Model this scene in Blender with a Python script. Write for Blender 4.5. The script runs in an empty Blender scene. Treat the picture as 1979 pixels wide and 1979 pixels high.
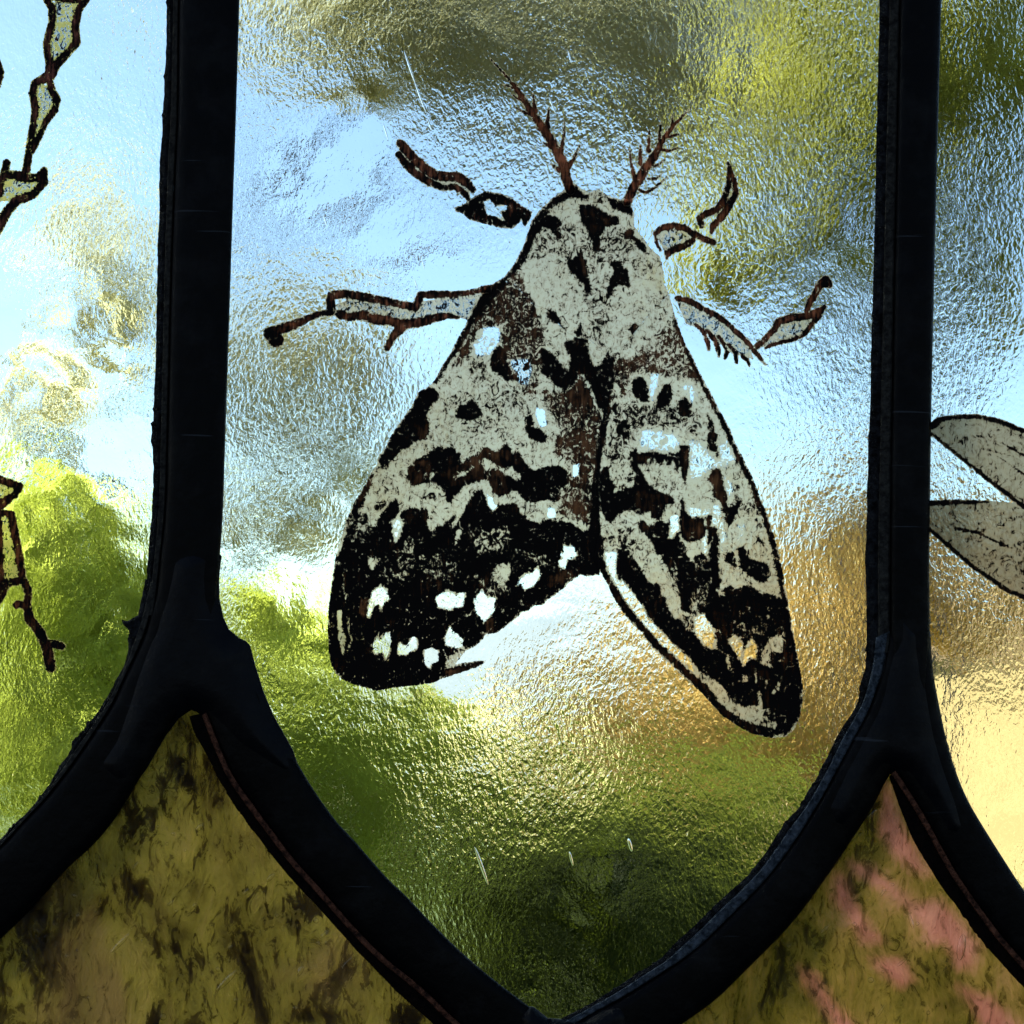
import bpy, math, random
import numpy as np
from mathutils import Matrix, Vector
random.seed(7); rng = np.random.default_rng(7)
sc = bpy.context.scene; COL = sc.collection
R = math.radians

# ------------------------------------------------------------ camera
F = 3000.0; HALF = 989.5; D = 0.30; ZC = 1.6
PITCH = R(7.0); ROLL = 0.025
f_ = np.array([0, math.cos(PITCH), math.sin(PITCH)])
r0 = np.array([1.0, 0, 0]); u0 = np.array([0, -math.sin(PITCH), math.cos(PITCH)])
r_ = r0*math.cos(ROLL) + u0*math.sin(ROLL); u_ = -r0*math.sin(ROLL) + u0*math.cos(ROLL)
CP = np.array([0, -D, ZC - D*math.tan(PITCH)])
cd = bpy.data.cameras.new('camera'); cam = bpy.data.objects.new('camera', cd); COL.objects.link(cam)
cd.sensor_fit = 'HORIZONTAL'; cd.angle = 2*math.atan(HALF/F); cd.clip_start = 0.01; cd.clip_end = 3000
M = Matrix.Identity(4)
for i in range(3):
    M[i][0] = r_[i]; M[i][1] = u_[i]; M[i][2] = -f_[i]; M[i][3] = CP[i]
cam.matrix_world = M; sc.camera = cam

def at(px, py, y):
    """world points on the plane y=const seen at those photo pixels"""
    px = np.asarray(px, float); py = np.asarray(py, float)
    d = f_[None] + np.outer((px-HALF)/F, r_) + np.outer((HALF-py)/F, u_)
    t = (y-CP[1])/d[:, 1]
    return CP + d*t[:, None]

# ------------------------------------------------------------ light
SUN_EL = R(46); SUN_AZ = R(-76)                   # sun outside, high to the left
w = bpy.data.worlds.new('World'); sc.world = w; w.use_nodes = True
nt = w.node_tree; bg = nt.nodes['Background']
sky = nt.nodes.new('ShaderNodeTexSky'); sky.sky_type = 'NISHITA'; sky.sun_disc = False
sky.sun_elevation = SUN_EL; sky.sun_rotation = SUN_AZ; sky.air_density = 1.0; sky.dust_density = 0.7
nt.links.new(sky.outputs[0], bg.inputs[0]); bg.inputs[1].default_value = 0.088
sl = bpy.data.lights.new('sun', 'SUN'); sl.energy = 5.0; sl.angle = R(0.5); sl.color = (1, .94, .82)
so = bpy.data.objects.new('sun', sl); COL.objects.link(so)
sdir = Vector((math.sin(SUN_AZ)*math.cos(SUN_EL), math.cos(SUN_AZ)*math.cos(SUN_EL), math.sin(SUN_EL)))
so.rotation_euler = sdir.to_track_quat('Z', 'Y').to_euler(); so.location = (-5, 6, 8)
vs = sc.view_settings; vs.view_transform = 'Standard'; vs.look = 'None'; vs.gamma = 1; vs.use_curve_mapping = False
vs.exposure = 1.6
cy = sc.cycles
cy.max_bounces = 14; cy.transmission_bounces = 10; cy.transparent_max_bounces = 24; cy.diffuse_bounces = 3; cy.glossy_bounces = 3
cy.caustics_refractive = True; cy.caustics_reflective = False; cy.sample_clamp_indirect = 4.0; cy.sample_clamp_direct = 12.0
cy.use_denoising = True
try: cy.denoiser = 'OPENIMAGEDENOISE'
except Exception: pass

# ------------------------------------------------------------ materials
def newmat(name):
    m = bpy.data.materials.new(name); m.use_nodes = True; t = m.node_tree; t.nodes.clear()
    out = t.nodes.new('ShaderNodeOutputMaterial'); return m, t, out
class N:
    def __init__(s, t): s.t = t
    def n(s, typ, **kw):
        nd = s.t.nodes.new(typ)
        for k, v in kw.items():
            if k.startswith('_'): setattr(nd, k[1:], v)
            else:
                key = int(k[1:]) if k[0] == 'i' and k[1:].isdigit() else k.replace('__', ' ')
                s.put(nd.inputs[key], v)
        return nd
    def put(s, inp, v):
        if isinstance(v, bpy.types.NodeSocket): s.t.links.new(v, inp)
        else: inp.default_value = v
    def math(s, op, a, b=None, c=None, clamp=False):
        nd = s.t.nodes.new('ShaderNodeMath'); nd.operation = op; nd.use_clamp = clamp
        for i, v in enumerate((a, b, c)):
            if v is not None: s.put(nd.inputs[i], v)
        return nd.outputs[0]
    def noise(s, vec, scale, detail=2, rough=.5, dist=0):
        nd = s.n('ShaderNodeTexNoise', Scale=scale, Detail=detail, Roughness=rough, Distortion=dist)
        if vec is not None: s.put(nd.inputs['Vector'], vec)
        return nd.outputs[0]
    def coord(s): return s.t.nodes.new('ShaderNodeTexCoord').outputs['Object']
    def mapping(s, vec, scale=(1, 1, 1), rot=(0, 0, 0), loc=(0, 0, 0)):
        nd = s.n('ShaderNodeMapping', Vector=vec, Scale=scale, Rotation=rot, Location=loc); return nd.outputs[0]
    def ramp(s, fac, stops, interp='LINEAR'):
        nd = s.t.nodes.new('ShaderNodeValToRGB'); cr = nd.color_ramp; cr.interpolation = interp
        while len(cr.elements) < len(stops): cr.elements.new(.5)
        for e, (p, c) in zip(cr.elements, stops):
            e.position = p; e.color = (*c, 1) if len(c) == 3 else c
        s.put(nd.inputs[0], fac); return nd.outputs[0]
    def mix(s, fac, a, b):
        nd = s.t.nodes.new('ShaderNodeMixShader'); s.put(nd.inputs[0], fac)
        s.t.links.new(a, nd.inputs[1]); s.t.links.new(b, nd.inputs[2]); return nd.outputs[0]
    def mixc(s, fac, a, b, mode='MIX'):
        nd = s.t.nodes.new('ShaderNodeMix'); nd.data_type = 'RGBA'; nd.blend_type = mode
        s.put(nd.inputs[0], fac); s.put(nd.inputs[6], a); s.put(nd.inputs[7], b); return nd.outputs[2]
    def attr(s, name):
        nd = s.t.nodes.new('ShaderNodeAttribute'); nd.attribute_name = name; return nd.outputs['Fac']
def c4(*a): return (*a, 1.0)

def mat_clear_glass(name, seed, tint=(.93, 1.0, .975), fine=1.0, rough=.03):
    m, t, out = newmat(name); k = N(t); co = k.mapping(k.coord(), loc=(seed*.31, seed*.17, seed*.23))
    wv = k.n('ShaderNodeTexNoise', Vector=co, Scale=60., Detail=1.).outputs['Color']
    warp = k.n('ShaderNodeVectorMath', _operation='SCALE', i0=wv, Scale=.004).outputs[0]
    co2 = k.n('ShaderNodeVectorMath', _operation='ADD', i0=co, i1=warp).outputs[0]
    st = k.mapping(co2, scale=(1.25, 1, .8), rot=(0, R(35), 0))
    ham = k.noise(st, 980, 2.0, .5, .5)              # hammered, wormy grain
    patch = k.ramp(k.noise(co, 26, 1.5), [(.36, (.12,)*3), (.64, (1,)*3)])
    b = k.math('MULTIPLY', k.math('MULTIPLY', ham, patch), .000165*fine)
    sw = k.math('MULTIPLY', k.noise(co, 45, 2, .5), .0010)   # slow waves of rolled glass
    h = k.math('ADD', b, sw)
    bp = k.n('ShaderNodeBump', Height=h, Strength=1.0, Distance=1.0).outputs[0]
    g = k.n('ShaderNodeBsdfRefraction', Color=c4(*tint), Roughness=rough, IOR=1.5, Normal=bp)
    t.links.new(g.outputs[0], out.inputs[0]); return m

def mat_streaky_glass(name, pink=False, seed=0):
    m, t, out = newmat(name); k = N(t); co = k.mapping(k.coord(), loc=(seed, 0, seed))
    wv = k.n('ShaderNodeTexNoise', Vector=co, Scale=45., Detail=3.).outputs['Color']
    warp = k.n('ShaderNodeVectorMath', _operation='SCALE', i0=wv, Scale=.008).outputs[0]
    co2 = k.n('ShaderNodeVectorMath', _operation='ADD', i0=co, i1=warp).outputs[0]
    st = k.mapping(co2, scale=(1.5, 1, .7), rot=(0, R(52) if not pink else R(-35), 0))
    n1 = k.noise(st, 70, 9, .64, .7); n2 = k.noise(st, 34, 5, .6, 1.0); n3 = k.noise(st, 300, 5, .65, 1.4)
    if not pink:
        nm = k.math('ADD', k.math('MULTIPLY', n1, .68), k.math('MULTIPLY', n3, .32))
        c = k.ramp(nm, [(.40, (.03, .02, .01)), (.445, (.14, .11, .04)), (.485, (.38, .34, .13)), (.55, (.52, .47, .19)), (.66, (.62, .52, .30))])
        c = k.mixc(k.ramp(n2, [(.52, (0,)*3), (.66, (.75,)*3)]), c, c4(.48, .38, .24))
        c = k.mixc(k.ramp(k.math('ADD', k.math('MULTIPLY', n2, .75), k.math('MULTIPLY', n3, .25)), [(.415, (.93,)*3), (.455, (0,)*3)]), c, c4(.03, .018, .01))
    else:
        nm = k.math('ADD', k.math('MULTIPLY', n1, .68), k.math('MULTIPLY', n3, .32))
        c = k.ramp(nm, [(.40, (.07, .06, .02)), (.45, (.34, .31, .09)), (.53, (.58, .49, .20)), (.63, (.78, .58, .36))])
        pk = k.math('ADD', k.attr('pink'), k.math('MULTIPLY', k.math('SUBTRACT', n3, .5), .9))
        pk = k.ramp(pk, [(.25, (0,)*3), (.75, (1,)*3)])
        pc = k.ramp(nm, [(.40, (.52, .32, .24)), (.48, (.80, .46, .40)), (.6, (.95, .62, .54))])
        c = k.mixc(pk, c, pc)
    c = k.mixc(k.ramp(n3, [(.38, (.45,)*3), (.46, (0,)*3)]), c, c4(.1, .07, .02))
    h = k.math('ADD', k.math('MULTIPLY', n3, .0022), k.math('MULTIPLY', n1, .009))
    bp = k.n('ShaderNodeBump', Height=h, Strength=.8, Distance=1.0).outputs[0]
    g = k.n('ShaderNodeBsdfRefraction', Color=c, Roughness=.12, IOR=1.5, Normal=bp).outputs[0]
    tr = k.n('ShaderNodeBsdfTranslucent', Color=c, Normal=bp).outputs[0]
    gl = k.n('ShaderNodeBsdfGlossy', Color=c4(.9, .9, .9), Roughness=.12, Normal=bp).outputs[0]
    t.links.new(k.mix(.010, k.mix(.26, g, tr), gl), out.inputs[0]); return m

def mat_paint(name, matt=(.72, .645, .53), dark_rgb=(.002, .0015, .0015), brown=(.075, .030, .016), scratch=620):
    """fired glass paint: a matt wash, opaque trace paint and bare glass, laid out by painted masks"""
    m, t, out = newmat(name); k = N(t); co = k.coord()
    n = k.math('ADD', k.math('MULTIPLY', k.noise(co, scratch, 3, .6, 1.8), .62), k.math('MULTIPLY', k.noise(k.mapping(co, scale=(1.7, 1, .6), rot=(0, R(12), 0)), scratch*1.7, 3, .65, 1.2), .38)); n2 = k.noise(co, 260, 3, .6); n3 = k.noise(k.mapping(co, scale=(3, 1, .5)), 500, 3, .6)
    nn = k.math('MULTIPLY', k.math('SUBTRACT', n, .5), 3.6)
    dk = k.math('ADD', k.attr('dark'), nn)
    film = k.ramp(dk, [(.08, (0,)*3), (.50, (.60,)*3)])
    dk = k.ramp(dk, [(.38, (0,)*3), (.62, (1,)*3)])
    cl = k.math('ADD', k.attr('clear'), k.math('MULTIPLY', nn, .8))
    cl = k.ramp(cl, [(.40, (0,)*3), (.60, (1,)*3)])
    cv = k.math('ADD', k.attr('cover'), k.math('MULTIPLY', nn, .35))
    cv = k.ramp(cv, [(.42, (0,)*3), (.58, (1,)*3)])
    mc = k.mixc(n2, c4(matt[0]*.85, matt[1]*.82, matt[2]*.72), c4(*matt))
    mc = k.mixc(film, mc, c4(matt[0]*.42, matt[1]*.30, matt[2]*.22))
    mc = k.mixc(k.attr('stain'), mc, c4(.60, .50, .16))
    # matt wash: light is scattered through it and also off its face; thin enough to let a little through straight
    ml = k.mix(.32, k.n('ShaderNodeBsdfTranslucent', Color=mc).outputs[0], k.n('ShaderNodeBsdfTransparent', Color=mc).outputs[0])
    bare = k.n('ShaderNodeBsdfTransparent', Color=c4(.93, .93, .9)).outputs[0]
    base = k.mix(cl, ml, bare)
    bw = k.math('ADD', k.math('ADD', k.math('MULTIPLY', k.attr('brown'), .8), k.math('MULTIPLY', k.math('SUBTRACT', n3, .56), 2.4)), k.math('MULTIPLY', k.math('SUBTRACT', n2, .53), 2.2), clamp=True)
    dcol = k.mixc(bw, c4(*dark_rgb), c4(*brown))
    dif = k.n('ShaderNodeBsdfPrincipled', Base__Color=c4(*dark_rgb), Roughness=.8, Specular__IOR__Level=.04).outputs[0]
    thin = k.mix(.40, k.n('ShaderNodeBsdfTranslucent', Color=dcol).outputs[0], k.n('ShaderNodeBsdfTransparent', Color=dcol).outputs[0])
    dsh = k.mix(k.math('MULTIPLY', bw, .85, clamp=True), dif, thin)
    s = k.mix(dk, base, dsh)
    s = k.mix(cv, k.n('ShaderNodeBsdfTransparent').outputs[0], s)
    t.links.new(s, out.inputs[0]); return m

def mat_lead(name, col=(.0005, .0006, .0008), rough=.42, spec=.03):
    m, t, out = newmat(name); k = N(t); co = k.coord()
    n = k.noise(co, 300, 4, .6); n2 = k.noise(co, 40, 3)
    scr = k.noise(k.mapping(co, scale=(40, 1, 900), rot=(0, R(-32), 0)), 1, 2)
    scr = k.ramp(scr, [(.70, (0,)*3), (.74, (.5,)*3)])
    c = k.mixc(n2, c4(*[v*.6 for v in col]), c4(*[v*1.7 for v in col]))
    ox = k.ramp(k.noise(co, 110, 6, .7), [(.50, (0,)*3), (.72, (1,)*3)])
    c = k.mixc(ox, c, c4(.0034, .0036, .0040))
    c = k.mixc(scr, c, c4(.02, .024, .03))
    ro = k.math('ADD', k.math('MULTIPLY', n, .35), rough-.15)
    bp = k.n('ShaderNodeBump', Height=k.math('ADD', k.math('MULTIPLY', n, .0003), k.math('MULTIPLY', n2, .0008)), Strength=.8, Distance=1.0).outputs[0]
    p = k.n('ShaderNodeBsdfPrincipled', Base__Color=c, Roughness=ro, Metallic=0., Specular__IOR__Level=spec, Normal=bp)
    t.links.new(p.outputs[0], out.inputs[0]); return m
def mat_putty(name, a, b):
    m, t, out = newmat(name); k = N(t); co = k.coord(); n = k.noise(co, 700, 5, .7)
    c = k.ramp(n, [(.4, a), (.65, b)])
    bp = k.n('ShaderNodeBump', Height=k.math('MULTIPLY', n, .001), Strength=1, Distance=1.0).outputs[0]
    p = k.n('ShaderNodeBsdfPrincipled', Base__Color=c, Roughness=.9, Specular__IOR__Level=.04, Normal=bp)
    t.links.new(p.outputs[0], out.inputs[0]); return m
def mat_leaf(name, col, tr, var=.35):
    m, t, out = newmat(name); k = N(t); co = k.coord()
    n = k.noise(co, 3.5, 3); n2 = k.noise(co, 28, 2)
    hv = k.math('ADD', k.math('MULTIPLY', n, 1.6*var), k.math('MULTIPLY', n2, .9*var))
    hv = k.math('ADD', hv, 1-1.25*var)
    cc = k.n('ShaderNodeVectorMath', _operation='SCALE', i0=tuple(col), Scale=hv).outputs[0]
    ct = k.n('ShaderNodeVectorMath', _operation='SCALE', i0=tuple(tr), Scale=hv).outputs[0]
    d = k.n('ShaderNodeBsdfPrincipled', Base__Color=cc, Roughness=.6, Specular__IOR__Level=.2).outputs[0]
    tl = k.n('ShaderNodeBsdfTranslucent', Color=ct).outputs[0]
    t.links.new(k.mix(.55, d, tl), out.inputs[0]); return m
def mat_plain(name, stops, scale, rough=.8, mscale=(1, 1, 1), bump=0):
    m, t, out = newmat(name); k = N(t); n = k.noise(k.mapping(k.coord(), scale=mscale), scale, 5, .6)
    c = k.ramp(n, stops)
    p = k.n('ShaderNodeBsdfPrincipled', Base__Color=c, Roughness=rough)
    if bump: k.put(p.inputs['Normal'], k.n('ShaderNodeBump', Height=n, Strength=bump, Distance=.02).outputs[0])
    t.links.new(p.outputs[0], out.inputs[0]); return m

# ------------------------------------------------------------ object helpers
def tag(o, label=None, cat=None, group=None, kind=None):
    if label: o['label'] = label
    if cat: o['category'] = cat
    if group: o['group'] = group
    if kind: o['kind'] = kind
    return o
def empty(name, loc):
    o = bpy.data.objects.new(name, None); COL.objects.link(o); o.location = loc; o.empty_display_size = .05; return o
def mesh_obj(name, V, Fc, mat, parent=None, smooth=False, attrs=None, label=None):
    me = bpy.data.meshes.new(name); me.from_pydata([tuple(map(float, v)) for v in V], [], [tuple(map(int, q)) for q in Fc])
    me.materials.append(mat)
    if attrs:
        for k, a in attrs.items():
            at_ = me.attributes.new(k, 'FLOAT', 'POINT'); at_.data.foreach_set('value', np.asarray(a, np.float32))
    if smooth: me.polygons.foreach_set('use_smooth', [True]*len(me.polygons))
    me.update(); o = bpy.data.objects.new(name, me); COL.objects.link(o)
    if parent: 
        o.parent = parent
        p = parent; 
        off = Vector((0, 0, 0))
        while p: off += p.location; p = p.parent
        o.location = (0, 0, 0); o.data.transform(Matrix.Translation(-off))
    if label: o['label'] = label
    return o
def quads_fast(name, V, Q, mat, parent=None, label=None):
    me = bpy.data.meshes.new(name); nv = len(V); nq = len(Q)
    me.vertices.add(nv); me.vertices.foreach_set('co', np.asarray(V, np.float32).ravel())
    me.loops.add(nq*4); me.loops.foreach_set('vertex_index', np.asarray(Q, np.int32).ravel())
    me.polygons.add(nq); me.polygons.foreach_set('loop_start', np.arange(0, nq*4, 4, dtype=np.int32))
    me.polygons.foreach_set('loop_total', np.full(nq, 4, np.int32)); me.materials.append(mat); me.update(calc_edges=True)
    o = bpy.data.objects.new(name, me); COL.objects.link(o)
    if parent:
        o.parent = parent; o.data.transform(Matrix.Translation(-parent.location))
    if label: o['label'] = label
    return o

# signed distance tools, in photo pixels
def sdf_poly(P, X, Y):
    P = np.asarray(P, float); Q = np.roll(P, -1, 0); d = np.full(X.shape, 1e9); ins = np.zeros(X.shape, bool)
    for (ax, ay), (bx, by) in zip(P, Q):
        ex, ey = bx-ax, by-ay; wx, wy = X-ax, Y-ay
        t = np.clip((wx*ex+wy*ey)/max(ex*ex+ey*ey, 1e-9), 0, 1)
        d = np.minimum(d, (wx-ex*t)**2+(wy-ey*t)**2)
        c = ((ay > Y) != (by > Y)); 
        if ay != by: ins ^= c & (X < (bx-ax)*(Y-ay)/(by-ay)+ax)
    d = np.sqrt(d); return np.where(ins, -d, d)
def sdf_stroke(S, X, Y):
    d = np.full(X.shape, 1e9)
    for (ax, ay, aw), (bx, by, bw) in zip(S[:-1], S[1:]):
        ex, ey = bx-ax, by-ay; wx, wy = X-ax, Y-ay
        t = np.clip((wx*ex+wy*ey)/max(ex*ex+ey*ey, 1e-9), 0, 1)
        d = np.minimum(d, np.sqrt((wx-ex*t)**2+(wy-ey*t)**2)-(aw+(bw-aw)*t))
    return d
# tracing frames: (origin x, origin y, scale)
CR = dict(A=(600, 340, 4.83), B=(940, 340, 4.83), C=(600, 740, 4.83), E=(940, 740, 4.83), F=(1240, 740, 4.83), G=(600, 1040, 4.83),
          H=(900, 1040, 4.83), I=(1200, 1040, 4.83), J=(740, 100, 4.83), K=(1140, 180, 4.83), L=(490, 500, 4.1106), M=(1260, 500, 4.83),
          N=(900, 600, 3.864), O=(0, 0, 3.864), P=(0, 860, 3.864), Q=(1600, 700, 3.22), R=(600, 1300, 2.845), S=(1300, 1300, 2.845),
          T=(0, 1300, 2.841), U=(1600, 1100, 3.863), V=(240, 1000, 4.83), s=(0, 0, 1.0))
def cv(c, pts):
    ox, oy, s = CR[c]
    return [(ox+p[0]/s, oy+p[1]/s) + ((p[2]/s,) if len(p) > 2 else ()) for p in pts]

def paint_part(name, mat, parent, ops, cover, y, cell=3.0, label=None, grow=3.0, minus=None):
    """a sheet of glass paint cut to `cover` (list of polygons / strokes), its masks built by `ops`"""
    cov = [('k' if len(p[0]) == 3 else 'p', p) for p in cover]
    allp = np.array([q[:2] for _, p in cov for q in p]); x0, y0 = allp.min(0)-14; x1, y1 = allp.max(0)+14
    xs = np.arange(x0, x1, cell); ys = np.arange(y0, y1, cell); X, Y = np.meshgrid(xs, ys)
    sd = np.full(X.shape, 1e9)
    for k, p in cov: sd = np.minimum(sd, sdf_poly(p, X, Y) if k == 'p' else sdf_stroke(p, X, Y))
    if minus: sd = np.maximum(sd, 1.6-sdf_poly(minus, X, Y))
    fd = {k: np.zeros(X.shape) for k in ('dark', 'clear', 'brown', 'stain')}
    for op in ops:
        kind, pts = op[0], op[1]; val = op[2] if len(op) > 2 else 1.0; soft = op[3] if len(op) > 3 else 7.0
        pa = np.array([q[:2] for q in pts]); mg = 20+soft
        i0, i1 = np.searchsorted(xs, [pa[:, 0].min()-mg, pa[:, 0].max()+mg]); j0, j1 = np.searchsorted(ys, [pa[:, 1].min()-mg, pa[:, 1].max()+mg])
        if i1 <= i0 or j1 <= j0: continue
        sl_ = (slice(j0, j1), slice(i0, i1)); xx, yy = X[sl_], Y[sl_]
        s_ = sdf_poly(pts, xx, yy) if len(pts[0]) == 2 else sdf_stroke(pts, xx, yy)
        mk = np.clip(.5-s_/soft, 0, 1)
        if kind == 'dark': fd['dark'][sl_] = np.maximum(fd['dark'][sl_], mk*val); fd['clear'][sl_] *= 1-mk*(val > .9)
        elif kind == 'set':  # set the density of trace paint
            fd['dark'][sl_] = fd['dark'][sl_]*(1-mk)+val*mk
        elif kind == 'brown': fd['dark'][sl_] = np.maximum(fd['dark'][sl_], mk*val); fd['brown'][sl_] = np.maximum(fd['brown'][sl_], mk)
        elif kind == 'tint': fd['brown'][sl_] = np.maximum(fd['brown'][sl_], mk*val)
        elif kind == 'matt': fd['dark'][sl_] *= 1-mk; fd['clear'][sl_] *= 1-mk
        elif kind == 'clear': fd['dark'][sl_] *= 1-mk; fd['clear'][sl_] = np.maximum(fd['clear'][sl_], mk*val)
        elif kind == 'stain': fd['stain'][sl_] = np.maximum(fd['stain'][sl_], mk*val)
    if mat is PAINT: fd['dark'] = np.maximum(fd['dark'], .20*(1-fd['clear']))
    fd['cover'] = np.clip(.5-(sd-1.2)/6.0, 0, 1)
    keep = (sd[:-1, :-1] < grow) | (sd[1:, :-1] < grow) | (sd[:-1, 1:] < grow) | (sd[1:, 1:] < grow)
    idx = np.arange(X.size).reshape(X.shape)
    q = np.stack([idx[:-1, :-1], idx[1:, :-1], idx[1:, 1:], idx[:-1, 1:]], -1)[keep]
    used = np.unique(q); rm = np.full(X.size, -1); rm[used] = np.arange(len(used)); q = rm[q]
    V = at(X.ravel()[used], Y.ravel()[used], y)
    return mesh_obj(name, V, q, mat, parent, attrs={k: v.ravel()[used] for k, v in fd.items()}, label=label)

def relief(name, poly, yb, yf, mat, parent, cell=5.0, edge=14.0, power=.5, bump=0, attrs_fn=None, label=None, smooth=True):
    """closed solid with a traced outline: flat back at yb, face rising to yf over `edge` pixels"""
    P = np.array(poly); x0, y0 = P.min(0)-2*cell; x1, y1 = P.max(0)+2*cell
    xs = np.arange(x0, x1, cell); ys = np.arange(y0, y1, cell); X, Y = np.meshgrid(xs, ys); sd = sdf_poly(P, X, Y)
    keep = (sd[:-1, :-1] < 0) & (sd[1:, :-1] < 0) & (sd[:-1, 1:] < 0) & (sd[1:, 1:] < 0)
    keep = (sd[:-1, :-1] < cell*.7) & (sd[1:, :-1] < cell*.7) & (sd[:-1, 1:] < cell*.7) & (sd[1:, 1:] < cell*.7)
    gy, gx = np.gradient(sd, cell); g = np.maximum(np.hypot(gx, gy), .3)
    near = np.abs(sd) < cell*.75
    X = np.where(near, X-gx/g*sd, X); Y = np.where(near, Y-gy/g*sd, Y); sd = np.where(near, 0, sd)
    idx = np.arange(X.size).reshape(X.shape)
    q = np.stack([idx[:-1, :-1], idx[1:, :-1], idx[1:, 1:], idx[:-1, 1:]], -1)[keep]
    used = np.unique(q); rm = np.full(X.size, -1); rm[used] = np.arange(len(used)); q = rm[q]
    h = np.clip(-sd.ravel()[used]/edge, 0, 1); h = (1-(1-h)**2)**power if edge > 0 else np.ones_like(h)
    V0 = at(X.ravel()[used], Y.ravel()[used], 0)
    n = len(used); Vf = V0.copy(); Vb = V0.copy(); lip = yb+(yf-yb)*.15
    Vf[:, 1] = lip+(yf-lip)*h; Vb[:, 1] = yb
    # rescale towards the traced ray at the face depth
    Vf2 = at(X.ravel()[used], Y.ravel()[used], yf); Vf[:, 0] = Vf2[:, 0]; Vf[:, 2] = Vf2[:, 2]; Vb[:, 0] = Vf2[:, 0]; Vb[:, 2] = Vf2[:, 2]
    if bump: Vf[:, 1] -= bump*h*(np.sin(V0[:, 0]*900)*np.cos(V0[:, 2]*700)+np.sin(V0[:, 0]*310+V0[:, 2]*430))
    # border edges
    from collections import Counter
    e = np.concatenate([q[:, [0, 1]], q[:, [1, 2]], q[:, [2, 3]], q[:, [3, 0]]]); cnt = set(map(tuple, e.tolist()))
    side = [(b, a, a+n, b+n) for a, b in cnt if (b, a) not in cnt]
    Fc = q.tolist()+(q[:, ::-1]+n).tolist()+side
    at_ = None
    if attrs_fn:
        v = attrs_fn(X.ravel()[used], Y.ravel()[used]); at_ = {k: np.concatenate([a, a]) for k, a in v.items()}
    return mesh_obj(name, np.concatenate([Vf, Vb]), Fc, mat, parent, smooth=smooth, attrs=at_, label=label)

def resample(P, n):
    P = np.asarray(P, float); 
    for _ in range(2):   # corner cutting keeps the curve soft
        A, B = P[:-1], P[1:]; Q = np.empty((2*len(A), 2)); Q[0::2] = A*.75+B*.25; Q[1::2] = A*.25+B*.75
        P = np.vstack([P[:1], Q, P[-1:]])
    s = np.r_[0, np.cumsum(np.hypot(*np.diff(P, axis=0).T))]; t = np.linspace(0, s[-1], n)
    return np.c_[np.interp(t, s, P[:, 0]), np.interp(t, s, P[:, 1])]
def loft(ea, eb, prof, n):
    """front faces following two traced edges; prof = [(u, y)...] closed section"""
    A = resample(ea, n); B = resample(eb, n); V = []; m = len(prof)
    for u, y in prof:
        p = A*(1-u)+B*u; V.append(at(p[:, 0], p[:, 1], y if y < 0 else 0)); V[-1][:, 1] = y
    V = np.array(V).transpose(1, 0, 2).reshape(-1, 3); Fc = []
    for i in range(n-1):
        for j in range(m): Fc.append((i*m+j, i*m+(j+1) % m, (i+1)*m+(j+1) % m, (i+1)*m+j))
    Fc.append(tuple(range(m))[::-1]); Fc.append(tuple((n-1)*m+j for j in range(m)))
    return V, Fc
GF, GB = -.0015, .0015          # glass faces
def came(ea, eb, parent, mat, label, n=90, dy=0):
    yt = -.0036+dy
    front = [(0, -.0020+dy), (.03, -.0028+dy), (.10, yt+.0002), (.2, yt), (.5, yt-.00015), (.8, yt), (.93, yt+.00025), (.98, -.0027+dy), (1, -.0019+dy), (1, GF-.00005), (0, GF-.00005)]
    back = [(0.06, GB+.00005), (.94, GB+.00005), (.93, .0029-dy), (.8, .0034-dy), (.2, .0034-dy), (.07, .0029-dy)]
    V1, F1 = loft(ea, eb, front, n); V2, F2 = loft(ea, eb, back, n)
    heart = [(.45, GF-.0003), (.55, GF-.0003), (.55, GB+.0003), (.45, GB+.0003)]
    V3, F3 = loft(ea, eb, heart, n)
    a = len(V1); b = a+len(V2)
    return mesh_obj('lead_came', np.vstack([V1, V2, V3]), F1+[tuple(i+a for i in q) for q in F2]+[tuple(i+b for i in q) for q in F3], mat, parent, smooth=True, label=label)
def putty(outer, line, parent, mat, n=260, jag=3.0, name='putty_bead', label=None):
    A = resample(outer, n); B = resample(line, n)
    nrm = A-B; nrm /= np.maximum(np.hypot(*nrm.T)[:, None], 1)
    r = rng.normal(size=n); r = np.convolve(r, np.ones(9)/9, 'same')*2.0+np.convolve(rng.normal(size=n), np.ones(3)/3, 'same')*.35; r = np.where(r > .6, r*1.5, r*.5)
    A = A+nrm*(r*jag)[:, None]; V = []
    prof = [(0, -.00155), (.12, -.0018), (.35, -.0021), (.6, -.0020), (1.0, -.0022), (1.0, GF-.00003), (0, GF-.00003)]
    for u, y in prof:
        p = A*(1-u)+B*u; q = at(p[:, 0], p[:, 1], y)
        if 0 < u < 1: q[:, 1] += np.convolve(rng.normal(size=n), np.ones(3)/3, 'same')*.00010
        V.append(q)
    m = len(prof); V = np.array(V).transpose(1, 0, 2).reshape(-1, 3); Fc = []
    for i in range(n-1):
        for j in range(m): Fc.append((i*m+j, i*m+(j+1) % m, (i+1)*m+(j+1) % m, (i+1)*m+j))
    return mesh_obj(name, V, Fc, mat, parent, smooth=False, label=label)

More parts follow.
